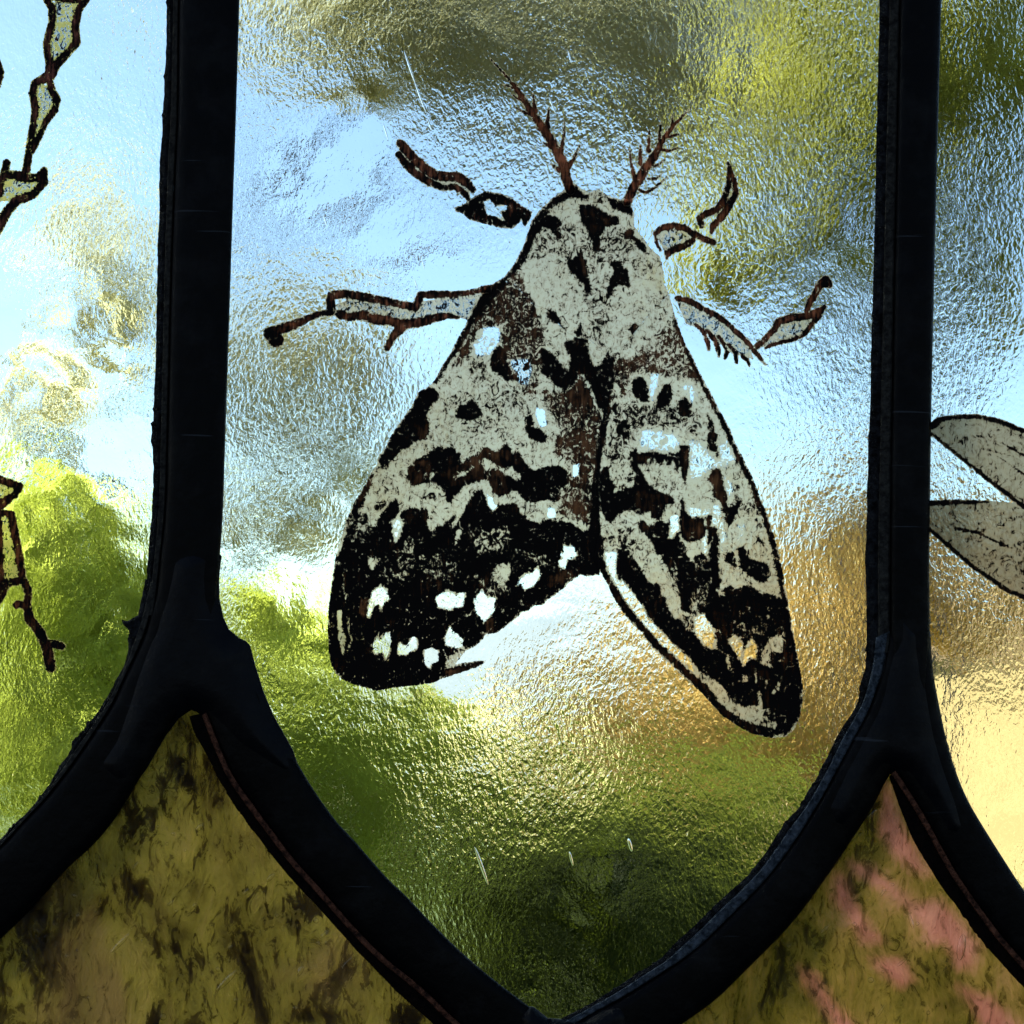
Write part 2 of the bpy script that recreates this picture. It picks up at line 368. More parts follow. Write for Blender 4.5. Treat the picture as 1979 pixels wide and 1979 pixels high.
# ------------------------------------------------------------ the window
win = empty('stained_glass_window', (0, 0, ZC))
tag(win, 'leaded stained glass window with a black and white moth painted on its middle pane', 'window', kind='thing')
G1 = mat_clear_glass('rolled_glass_middle', 1.0); G0 = mat_clear_glass('rolled_glass_left', 4.0, fine=.6); G2 = mat_clear_glass('rolled_glass_right', 7.0, fine=.9)
SL = mat_streaky_glass('olive_streaky_glass', False, .3); SP = mat_streaky_glass('pink_streaky_glass', True, .9)
LEAD = mat_lead('blackened_lead'); SOLD = mat_lead('solder', (.0008, .0011, .0018), .42, .045)
PG = mat_putty('grey_putty', (.0006, .0007, .001), (.009, .010, .012)); PB = mat_putty('brown_putty', (.0004, .0003, .0003), (.003, .0015, .001))

def pane(poly, mat, label, **kw):
    return relief('glass_pane', poly, GB, GF, mat, win, cell=kw.pop('cell', 20.0), edge=0, smooth=False, label=label, **kw)
pane([(390, -300), (385, 600), (372, 1150), (385, 1290), (440, 1400), (540, 1540), (680, 1700), (850, 1860), (1000, 1965), (1080, 2010), (1180, 1965), (1330, 1880), (1440, 1780), (1560, 1630), (1650, 1480), (1710, 1350), (1750, 1200), (1755, 800), (1775, -300)], G1, 'clear textured middle pane behind the painted moth')
pane([(-300, -300), (378, -300), (375, 600), (362, 1150), (330, 1290), (280, 1400), (200, 1520), (100, 1640), (0, 1730), (-150, 1830), (-300, 1900)], G0, 'clear textured pane left of the moth')
pane([(1787, -300), (1768, 800), (1762, 1200), (1775, 1350), (1800, 1480), (1860, 1600), (1950, 1730), (2100, 1900), (2300, 2050), (2300, -300)], G2, 'clear textured pane right of the moth')
pane([(358, 1320), (420, 1440), (540, 1600), (680, 1750), (860, 1910), (1000, 1990), (1090, 2050), (1090, 2300), (-300, 2300), (-300, 1950), (-150, 1870), (0, 1770), (110, 1670), (215, 1550), (300, 1420)], SL, 'olive and brown streaky glass triangle')
PINK = [[(1170, 600), (1210, 640), (1240, 760), (1310, 900), (1380, 1040), (1420, 1120), (1330, 1110), (1200, 980), (1140, 880), (1150, 780)],
        [(960, 1040), (1100, 1060), (1200, 1150), (1340, 1260), (1480, 1250), (1600, 1380), (1700, 1500), (1650, 1640), (1560, 1620), (1500, 1480), (1400, 1500), (1380, 1400), (1240, 1260), (1120, 1180), (1000, 1100)],
        [(900, 1100), (960, 1130), (1010, 1250), (1100, 1400), (1180, 1480), (1040, 1500), (980, 1380), (880, 1250)],
        [(1080, 1570), (1280, 1580), (1330, 1700), (1250, 1740), (1150, 1660)],
        [(690, 1620), (790, 1660), (880, 1800), (1000, 1932), (1100, 2100), (960, 2100), (880, 1932), (760, 1760)],
        [(1560, 1720), (1760, 1780), (1900, 1932), (2000, 2100), (1800, 2100), (1700, 1932), (1620, 1800)]]
def pinkf(X, Y):
    v = np.zeros_like(X)
    for p in PINK: v = np.maximum(v, np.clip(.5-sdf_poly(cv('S', p), X, Y)/48, 0, 1))
    return {'pink': v}
pane([(1718, 1420), (1790, 1530), (1860, 1650), (1960, 1780), (2100, 1930), (2300, 2080), (2300, 2300), (1100, 2300), (1100, 2050), (1200, 2000), (1340, 1920), (1450, 1820), (1570, 1680), (1660, 1530)], SP, 'pink and olive streaky glass triangle', cell=9.0, attrs_fn=pinkf)

# lead cames: traced face edges
LV_L = [(350, -300), (344, 0), (343, 129), (342, 233), (336, 336), (334, 414), (330, 500), (322, 860), (320, 950), (316, 1015), (308, 1080), (303, 1132), (296, 1190), (310, 1320)]
LV_R = [(470, -300), (463, 0), (459, 130), (455, 260), (450, 400), (447, 500), (435, 860), (431, 1000), (425, 1075), (422, 1119), (415, 1190), (400, 1320)]
LL_U = [(303, 1132), (290, 1183), (277, 1230), (254, 1279), (233, 1323), (217, 1360), (176, 1423), (134, 1483), (88, 1543), (46, 1585), (0, 1638), (-120, 1740), (-300, 1850)]
LL_D = [(400, 1190), (390, 1290), (345, 1384), (317, 1423), (292, 1465), (267, 1511), (239, 1557), (211, 1599), (176, 1638), (127, 1680), (92, 1722), (53, 1765), (0, 1817), (-130, 1930), (-300, 2040)]
LR_U = [(420, 1200), (440, 1235), (472, 1250), (488, 1285), (500, 1323), (507, 1340), (524, 1384), (549, 1429), (577, 1479), (612, 1536), (651, 1590), (680, 1619), (705, 1648), (751, 1701), (783, 1729), (828, 1778), (874, 1824), (916, 1862), (955, 1894), (997, 1926), (1053, 1968), (1110, 2005)]
LR_D = [(330, 1260), (360, 1330), (398, 1377), (422, 1441), (450, 1504), (486, 1553), (528, 1610), (570, 1666), (616, 1715), (680, 1789), (741, 1852), (818, 1911), (874, 1968), (950, 2030), (1020, 2080)]
RV_L = [(1745, -300), (1738, 0), (1731, 350), (1724, 700), (1720, 1000), (1719, 1100), (1719, 1260), (1735, 1400)]
RV_R = [(1828, -300), (1819, 0), (1810, 350), (1802, 700), (1800, 793), (1797, 1000), (1796, 1104), (1797, 1197), (1797, 1260), (1785, 1400)]
RL_U = [(1719, 1220), (1711, 1266), (1704, 1300), (1694, 1328), (1680, 1370), (1655, 1416), (1623, 1476), (1581, 1553), (1528, 1637), (1476, 1704), (1416, 1764), (1353, 1827), (1300, 1866), (1233, 1908), (1197, 1930), (1150, 1955), (1070, 2000)]
RL_D = [(1790, 1340), (1765, 1430), (1718, 1498), (1704, 1525), (1687, 1560), (1651, 1616), (1616, 1669), (1581, 1718), (1553, 1757), (1511, 1806), (1448, 1869), (1381, 1936), (1318, 1979), (1250, 2030), (1170, 2080)]
RR_U = [(1798, 1220), (1803, 1300), (1813, 1353), (1827, 1423), (1845, 1486), (1869, 1546), (1905, 1606), (1943, 1666), (1979, 1722), (2100, 1880), (2300, 2060)]
RR_D = [(1725, 1230), (1722, 1400), (1730, 1490), (1757, 1530), (1788, 1580), (1820, 1640), (1848, 1690), (1897, 1760), (1950, 1830), (2100, 1990), (2300, 2180)]
BV_L = [(1035, 1990), (1035, 2300)]; BV_R = [(1150, 1990), (1150, 2300)]
c1 = came(LV_L, LV_R, win, LEAD, 'upright lead came left of the moth', dy=0)
c2 = came(LL_U, LL_D, win, LEAD, 'curved lead came sweeping down to the left edge', dy=.0002)
c3 = came(LR_U, LR_D, win, LEAD, 'curved lead came under the left moth wing', dy=.0004)
c4_ = came(RV_L, RV_R, win, LEAD, 'upright lead came right of the moth', dy=0)
c5 = came(RL_U, RL_D, win, LEAD, 'curved lead came under the right moth wing', dy=.0002)
c6 = came(RR_U, RR_D, win, LEAD, 'curved lead came sweeping down to the right edge', dy=.0004)
came(BV_L, BV_R, win, LEAD, 'short lead came below the tip of the middle pane', n=8, dy=.0006)
putty([(328, -300), (323, 0), (321, 78), (316, 207), (311, 272), (308, 323), (307, 388), (304, 500), (296, 860), (294, 938), (292, 989), (287, 1067), (281, 1119), (268, 1185)], LV_L[:-1], c1, PG)
putty([(281, 1119), (268, 1185), (248, 1240), (248, 1261), (225, 1313), (199, 1360), (169, 1402), (134, 1451), (106, 1497), (77, 1543), (35, 1585), (0, 1624), (-120, 1722), (-300, 1830)], LL_U, c2, PG)
def band(outer, line, u0, u1, c_, mat):
    A = resample(outer, 120); B = resample(line, 120); a = A*(1-u0)+B*u0; b = A*(1-u1)+B*u1
    V, Fc = loft(a, b, [(0, -.0023), (.15, -.0027), (.85, -.0028), (1, -.0025), (1, -.0019), (0, -.0019)], 120)
    mesh_obj('edge_strip', V, Fc, mat, c_)
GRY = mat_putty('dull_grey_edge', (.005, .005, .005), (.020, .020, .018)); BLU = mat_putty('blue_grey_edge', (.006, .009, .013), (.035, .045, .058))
LVO = [(328, -300), (323, 0), (321, 78), (316, 207), (311, 272), (308, 323), (307, 388), (304, 500), (296, 860), (294, 938), (292, 989), (287, 1067), (281, 1119), (268, 1185)]
RVO = [(1706, -300), (1700, 0), (1692, 350), (1684, 700), (1675, 1000), (1673, 1100), (1675, 1203), (1674, 1270)]
RLO = [(1675, 1240), (1674, 1281), (1667, 1320), (1655, 1365), (1634, 1395), (1609, 1437), (1592, 1479), (1567, 1525), (1543, 1564), (1511, 1599), (1483, 1641), (1455, 1680), (1420, 1715), (1377, 1753), (1335, 1796), (1300, 1827), (1279, 1852), (1233, 1880), (1197, 1905), (1162, 1926), (1113, 1954), (1050, 1985)]
LLO = [(281, 1119), (268, 1185), (248, 1240), (248, 1261), (225, 1313), (199, 1360), (169, 1402), (134, 1451), (106, 1497), (77, 1543), (35, 1585), (0, 1624), (-120, 1722), (-300, 1830)]
band(LVO, LV_L[:-1], .55, 1.0, c1, GRY); band(RVO, RV_L[:-1], .5, 1.0, c4_, GRY); band(RLO, RL_U, .40, 1.02, c5, BLU); band(LLO, LL_U, .45, 1.0, c2, GRY)
BRN = mat_putty('brown_edge', (.008, .004, .003), (.075, .030, .018))
for ln_, c_ in ((LR_D, c3), (RR_D, c6)):
    band([(x-8, y+6) for x, y in ln_[2:]], [(x+1, y-1) for x, y in ln_[2:]], 0, 1, c_, BRN)
relief('putty_lump', [(283, 1180), (258, 1192), (245, 1200), (233, 1197), (236, 1207), (246, 1216), (250, 1232), (262, 1240), (280, 1225)], GF, -.0024, PG, c2, cell=2.5, edge=8)
putty([(366, 1384), (373, 1413), (405, 1469), (433, 1522), (461, 1567), (500, 1620), (535, 1666), (577, 1715), (612, 1750), (658, 1803), (705, 1852), (741, 1890), (776, 1926), (818, 1961), (900, 2040)], LR_D[2:], c3, PB, jag=1.6)
putty([(1706, -300), (1700, 0), (1692, 350), (1684, 700), (1675, 1000), (1673, 1100), (1675, 1203), (1674, 1270)], RV_L[:-1], c4_, PG, jag=.9)
putty([(1675, 1240), (1674, 1281), (1667, 1320), (1655, 1365), (1634, 1395), (1609, 1437), (1592, 1479), (1567, 1525), (1543, 1564), (1511, 1599), (1483, 1641), (1455, 1680), (1420, 1715), (1377, 1753), (1335, 1796), (1300, 1827), (1279, 1852), (1233, 1880), (1197, 1905), (1162, 1926), (1113, 1954), (1050, 1985)], RL_U, c5, PG, jag=2.2)
putty([(1718, 1500), (1736, 1553), (1760, 1616), (1789, 1666), (1824, 1722), (1862, 1767), (1898, 1820), (1933, 1859), (1979, 1912), (2100, 2030), (2300, 2210)], RR_D[2:], c6, PB, jag=1.6)
sj = cv('V', [(370, 340), (450, 270), (540, 230), (650, 215), (750, 250), (850, 310), (888, 350), (872, 450), (862, 560), (866, 750), (900, 920), (955, 1040), (1050, 1120), (1110, 1145), (1155, 1190), (1200, 1370), (1290, 1650), (1380, 1860), (1560, 2180), (1640, 2420), (1480, 2440), (1300, 2360), (1050, 2200), (860, 2000), (740, 1860), (600, 1795), (480, 1880), (360, 2040), (180, 2350), (60, 2520), (-90, 2560), (-260, 2440), (-330, 2280), (-180, 2050), (-60, 1740), (20, 1480), (80, 1320), (200, 1040), (270, 760), (320, 560), (345, 400)])
relief('solder_joint', sj, GF-.0001, -.0044, SOLD, win, cell=4, edge=60, power=1.0, bump=.00003, label='broad solder joint where three cames meet left of the moth')
relief('solder_joint', [(1722, 1188), (1735, 1176), (1755, 1172), (1776, 1196), (1795, 1216), (1802, 1300), (1812, 1360), (1824, 1425), (1842, 1486), (1864, 1546), (1880, 1600), (1862, 1630), (1825, 1620), (1790, 1560), (1752, 1505), (1718, 1494), (1700, 1520), (1672, 1580), (1640, 1615), (1600, 1610), (1585, 1560), (1625, 1480), (1682, 1372), (1696, 1328), (1711, 1266), (1722, 1230)], GF-.0001, -.0044, SOLD, win, cell=4, edge=55, power=1.0, bump=.00003, label='broad solder joint where three cames meet right of the moth')
relief('solder_joint', [(1003, 1968), (1012, 1955), (1030, 1950), (1060, 1974), (1120, 1978), (1160, 1955), (1185, 1944), (1205, 1947), (1216, 1965), (1222, 2060), (1000, 2060)], GF-.0001, -.0046, SOLD, win, cell=4, edge=30, power=.7, bump=.00006, label='solder joint at the pointed foot of the middle pane')

# seeds (air bubbles) and drawn-out bubbles in the glass
def seeds(name, items, parent, mat, y=GF, label=None):
    V = []; Fc = []; ns, nr = 10, 6
    for x1, y1, x2, y2, w_ in items:
        L = math.hypot(x2-x1, y2-y1)/2+w_; cx, cyy = (x1+x2)/2, (y1+y2)/2; a = math.atan2(y2-y1, x2-x1) if L > w_ else 0
        o = len(V)
        for i in range(nr+1):
            th = math.pi*i/nr
            for j in range(ns):
                ph = 2*math.pi*j/ns; lx = L*math.cos(th); ly = w_*math.sin(th)*math.cos(ph); dz = w_*1e-4*.6*math.sin(th)*math.sin(ph)
                p = at([cx+lx*math.cos(a)-ly*math.sin(a)], [cyy+lx*math.sin(a)+ly*math.cos(a)], y)[0]; V.append((p[0], p[1]+dz, p[2]))
        for i in range(nr):
            for j in range(ns): Fc.append((o+i*ns+j, o+i*ns+(j+1) % ns, o+(i+1)*ns+(j+1) % ns, o+(i+1)*ns+j))
    o = mesh_obj(name, V, Fc, mat, parent, smooth=True, label=label); o['kind'] = 'stuff'; return o
m, t, out = newmat('air_bubble'); k = N(t)
t.links.new(k.n('ShaderNodeBsdfGlass', Color=c4(1, 1, 1), Roughness=0.05, IOR=1.28).outputs[0], out.inputs[0]); BUB = m
tl = [(x, y, x, y, w_) for x, y, w_ in ((867, 847, 9), (950, 885, 9), (918, 940, 9), (1018, 975, 8), (957, 888, 7), (408, 1225, 12), (430, 1335, 14), (965, 1310, 10), (1072, 1277, 12), (1268, 1505, 14), (1198, 1628, 14), (1523, 1335, 12), (1736, 1362, 15), (1747, 1485, 12), (1790, 1480, 7), (1622, 1842, 15), (895, 1890, 20), (1293, 1797, 11), (1257, 1583, 7), (1258, 1160, 6), (1396, 1102, 7), (488, 1785, 10), (555, 1870, 8), (780, 1473, 8), (722, 1405, 7), (370, 1557, 11), (427, 1525, 8), (247, 1450, 8), (185, 1580, 8), (1430, 1425, 7), (1480, 1530, 7), (945, 1690, 8), (1180, 800, 8), (1468, 1462, 6), (988, 1660, 6))]
tl += [(615, 1530, 705, 1440, 12), (1085, 862, 1105, 838, 14), (735, 1080, 755, 1045, 10), (1470, 1140, 1500, 1110, 12), (1340, 1215, 1360, 1190, 10), (1760, 1455, 1805, 1415, 9), (1880, 1620, 1930, 1565, 8), (1200, 1735, 1290, 1645, 16), (1640, 1655, 1660, 1620, 14), (925, 1275, 950, 1255, 8)]
def sc_(c, L): 
    ox, oy, k_ = CR[c]; return [(ox+a/k_, oy+b/k_, ox+c_/k_, oy+d/k_, w_/k_) for a, b, c_, d, w_ in L]
pn = [o for o in COL.objects if o.name.startswith('glass_pane')]
seeds('air_bubbles', sc_('T', tl), pn[3], BUB)
sl2 = [(x, y, x, y, w_) for x, y, w_ in ((640, 1505, 12), (1345, 1380, 11), (1210, 1165, 9), (1070, 1250, 6), (1090, 1690, 16), (540, 1497, 8), (1405, 1870, 11), (1290, 890, 6), (1155, 1645, 8), (875, 1840, 10), (1185, 890, 6), (1000, 1385, 12))]+[(820, 1430, 855, 1395, 10), (1145, 1225, 1165, 1195, 8), (1240, 1610, 1275, 1580, 8), (1070, 800, 1110, 760, 12), (1580, 1560, 1595, 1460, 24), (1300, 1330, 1320, 1400, 10), (1125, 1890, 1165, 1830, 8)]
seeds('air_bubbles', sc_('S', sl2), pn[4], BUB)
sc0 = sc_('R', [(905, 965, 975, 1160, 9), (1425, 990, 1442, 1055, 7), (1750, 920, 1765, 975, 10), (1180, 550, 1188, 570, 4)])+sc_('J', [(200, 0, 300, 290, 9), (300, 290, 400, 560, 9), (415, 620, 455, 730, 8), (1555, 430, 1610, 570, 9), (1730, 0, 1760, 100, 8), (0, 660, 50, 820, 6)])+sc_('A', [(1030, 740, 1065, 870, 5), (970, 960, 1000, 1050, 5), (120, 360, 150, 460, 6)])+sc_('K', [(1130, 45, 1200, 80, 6), (1200, 80, 1290, 110, 7)])
seeds('air_bubbles', sc0, pn[0], BUB)

# ------------------------------------------------------------ the painted moth
PAINT = mat_paint('fired_glass_paint')
PAINT_L = mat_paint('fired_paint_lines', brown=(.26, .08, .045)); PAINT_S = mat_paint('stained_insect_paint', matt=(.7, .62, .25), brown=(.16, .05, .035))
PAINT_W = mat_paint('thin_brown_wash', matt=(.44, .36, .27), brown=(.10, .05, .03), scratch=500)
YP = GF-.0002
B_ = lambda p: cv('B', p)
thorax_out = B_([(750, 120), (600, 225), (500, 325), (425, 425), (385, 550), (335, 690), (255, 840), (150, 970), (270, 1010), (440, 1200), (560, 1240), (740, 1450), (850, 1510), (960, 1520), (1100, 1640), (1300, 1560), (1480, 1330), (1700, 1100), (1650, 1000), (1645, 900), (1620, 760), (1550, 700), (1500, 650), (1440, 560), (1370, 470), (1375, 360), (1340, 250), (1200, 210), (1130, 190), (1050, 130), (960, 160), (880, 120), (800, 60)])
thorax_ops = [
    ('dark', B_([(450, 450), (850, 430), (1250, 480), (1500, 750), (1600, 950), (1400, 900), (1200, 850), (1050, 850), (1000, 1150), (850, 1050), (700, 750), (450, 800)]), .44, 25),
    ('dark', B_([(900, 1130), (1150, 1080), (1200, 1250), (1150, 1500), (1100, 1700), (900, 1700), (850, 1500), (950, 1400)]), .46, 25),
    ('dark', B_([(1480, 1330), (1600, 1180), (1700, 1080), (1720, 1400), (1400, 1600), (1380, 1480)]), .50, 16),
    ('dark', B_([(930, 150), (1130, 150), (1170, 260), (1000, 270)]), .45, 12),
    ('brown', B_([(330, 890), (150, 980), (100, 1200), (480, 1280), (440, 1150), (380, 1080)]), .62, 10),
    ('dark', B_([(750, 130), (600, 225), (500, 325), (425, 425), (385, 550), (335, 690), (255, 840), (150, 980), (200, 990), (285, 900), (370, 800), (415, 680), (475, 550), (520, 470), (590, 500), (640, 560), (690, 590), (712, 550), (700, 430), (650, 380), (570, 360), (620, 310), (740, 210), (830, 200), (950, 240), (970, 190), (900, 150), (820, 90), (790, 60)])),
    ('dark', B_([(860, 270), (960, 260), (1060, 300), (1140, 360), (1230, 370), (1240, 430), (1180, 470), (1110, 480), (1070, 560), (1060, 620), (1070, 690), (1020, 740), (980, 690), (990, 620), (950, 540), (930, 470), (880, 430), (870, 350)])),
    ('tint', B_([(900, 300), (1150, 400), (1000, 700)]), .25, 12),
    ('dark', B_([(1130, 200), (1200, 220), (1290, 240), (1350, 250), (1370, 340), (1350, 380), (1290, 350), (1190, 310), (1140, 270)])),
    ('dark', B_([(1330, 490), (1380, 500), (1380, 560), (1430, 590), (1500, 670), (1480, 740), (1420, 690), (1380, 610), (1300, 590), (1270, 540)])),
    ('tint', B_([(1270, 490), (1400, 490), (1420, 620), (1300, 610)]), .9),
    ('dark', B_([(880, 660), (900, 730), (940, 820), (960, 930), (980, 1020), (980, 1100), (930, 1090), (890, 1010), (830, 920), (780, 900), (750, 820), (760, 760), (800, 770), (860, 740)])),
    ('tint', B_([(870, 700), (920, 800), (950, 930), (880, 900)]), .9),
    ('dark', B_([(1150, 800), (1250, 790), (1270, 840), (1320, 880), (1330, 960), (1360, 1040), (1240, 1020), (1190, 1060), (1150, 1150), (1110, 1140), (1130, 1040), (1160, 950), (1190, 870)])),
    ('dark', B_([(280, 1040), (380, 1080), (440, 1150), (470, 1220), (440, 1290), (370, 1250), (310, 1180), (270, 1100)])),
    ('dark', B_([(550, 1250), (600, 1230), (660, 1300), (720, 1380), (740, 1440), (690, 1430), (620, 1360), (560, 1310)])),
    ('brown', B_([(1330, 1440), (1380, 1370), (1430, 1400), (1480, 1390), (1490, 1310), (1560, 1290), (1530, 1400), (1440, 1440), (1410, 1520), (1370, 1500)])),
    ('dark', B_([(880, 1360), (900, 1480), (860, 1500), (830, 1480)])),
]
thorax_ops.insert(4, ('brown', B_([(1640, 1120), (1720, 1080), (1800, 1300), (1560, 1640), (1300, 1660), (1380, 1520), (1500, 1420), (1560, 1280)]), .60, 14))
for i in range(9):
    hx_, hy_ = 1480+i*14, 1290+i*45; thorax_ops.insert(5, ('set', B_([(hx_-110, hy_+120, 3), (hx_+30, hy_, 9), (hx_+200, hy_-130, 5)]), .20, 5))
moth = paint_part('painted_moth', PAINT, win, thorax_ops, [thorax_out], YP, label='black and white moth with feathery antennae and folded wings painted on the glass')

C_ = lambda p: cv('C', p); E_ = lambda p: cv('E', p); F_ = lambda p: cv('F', p); G_ = lambda p: cv('G', p); H_ = lambda p: cv('H', p); I_ = lambda p: cv('I', p); N_ = lambda p: cv('N', p)
left_edge = cv('A', [(1932, 960), (1880, 870), (1780, 970), (1700, 1010), (1620, 1060), (1560, 1170), (1500, 1280), (1440, 1420), (1360, 1560), (1290, 1690), (1220, 1800), (1150, 1932)]) + C_([(1090, 50), (1010, 90), (960, 200), (880, 320), (800, 430), (740, 530), (700, 620), (640, 680), (630, 750), (570, 850), (500, 980), (430, 1090), (390, 1170), (340, 1290), (300, 1420), (260, 1550), (230, 1700), (205, 1850)]) + G_([(195, 500), (175, 650), (165, 850), (175, 1050), (200, 1180), (240, 1260), (310, 1320), (420, 1365), (520, 1395), (620, 1420), (760, 1395), (870, 1380), (1000, 1365), (1130, 1350), (1250, 1300), (1400, 1250), (1550, 1200), (1640, 1145), (1550, 1155), (1400, 1175), (1330, 1190), (1440, 1050), (1540, 1000), (1600, 940), (1640, 890), (1730, 880), (1800, 830), (1932, 735)])
wing_low = H_([(530, 680), (570, 680), (640, 620), (720, 620), (770, 560), (830, 530), (880, 480), (920, 460), (960, 410), (1020, 370), (1060, 335), (1130, 350), (1240, 340), (1250, 310), (1230, 250), (1200, 190)])
right_bd = N_([(985, 1700), (985, 1400), (985, 1200), (1000, 1000), (1030, 850), (1060, 720), (1000, 600), (960, 420), (870, 200), (780, 180), (760, 115), (580, -45), (500, -80), (400, -170), (360, -230)])
lw_out = left_edge + wing_low + right_bd
mass = C_([(395, 1180), (430, 1250), (500, 1330), (600, 1330), (640, 1260), (700, 1170), (760, 1090), (800, 1080), (840, 1180), (800, 1250), (750, 1310), (770, 1400), (790, 1500), (830, 1430), (870, 1340), (830, 1250), (850, 1200), (920, 1150), (1020, 1180), (1080, 1160), (1110, 1220), (1090, 1300), (1110, 1400), (1190, 1340), (1260, 1330), (1330, 1230), (1360, 1240), (1320, 1370), (1400, 1250), (1480, 1100), (1540, 1010), (1600, 1000), (1640, 1060), (1660, 1130), (1710, 1200), (1780, 1130), (1870, 1120)]) + N_([(386, 1445), (410, 1510), (470, 1560), (550, 1590), (620, 1560), (700, 1570), (800, 1590), (870, 1640), (990, 1640), (1000, 1750)]) + wing_low[::-1] + G_([(1932, 735), (1800, 830), (1730, 880), (1640, 890), (1600, 940), (1540, 1000), (1440, 1050), (1300, 1100), (1240, 1230), (1400, 1175), (1550, 1155), (1640, 1140), (1550, 1210), (1400, 1260), (1250, 1310), (1130, 1360), (1000, 1375), (760, 1405), (620, 1430), (420, 1375), (310, 1330), (200, 1200), (165, 1050), (155, 850), (165, 650), (185, 500), (220, 300)])
spineA = N_([(740, 240), (800, 220), (850, 70), (880, 210), (920, 220), (930, 360), (960, 420), (1010, 400), (1040, 350), (1100, 380), (1120, 500), (1090, 620), (1080, 740), (1000, 740), (960, 660), (930, 560), (880, 480), (850, 480), (800, 560), (740, 600), (680, 560), (640, 520), (560, 470), (550, 330), (560, 280), (620, 300), (680, 360), (720, 430), (770, 430), (780, 340), (740, 270)])
spineB = N_([(1085, 700), (1065, 850), (1045, 980), (1015, 1100), (1003, 1250), (1003, 1400), (1003, 1560), (1020, 1700), (1040, 1932), (900, 1932), (920, 1600), (930, 1350), (960, 1150), (990, 950), (1010, 820), (1020, 730)])
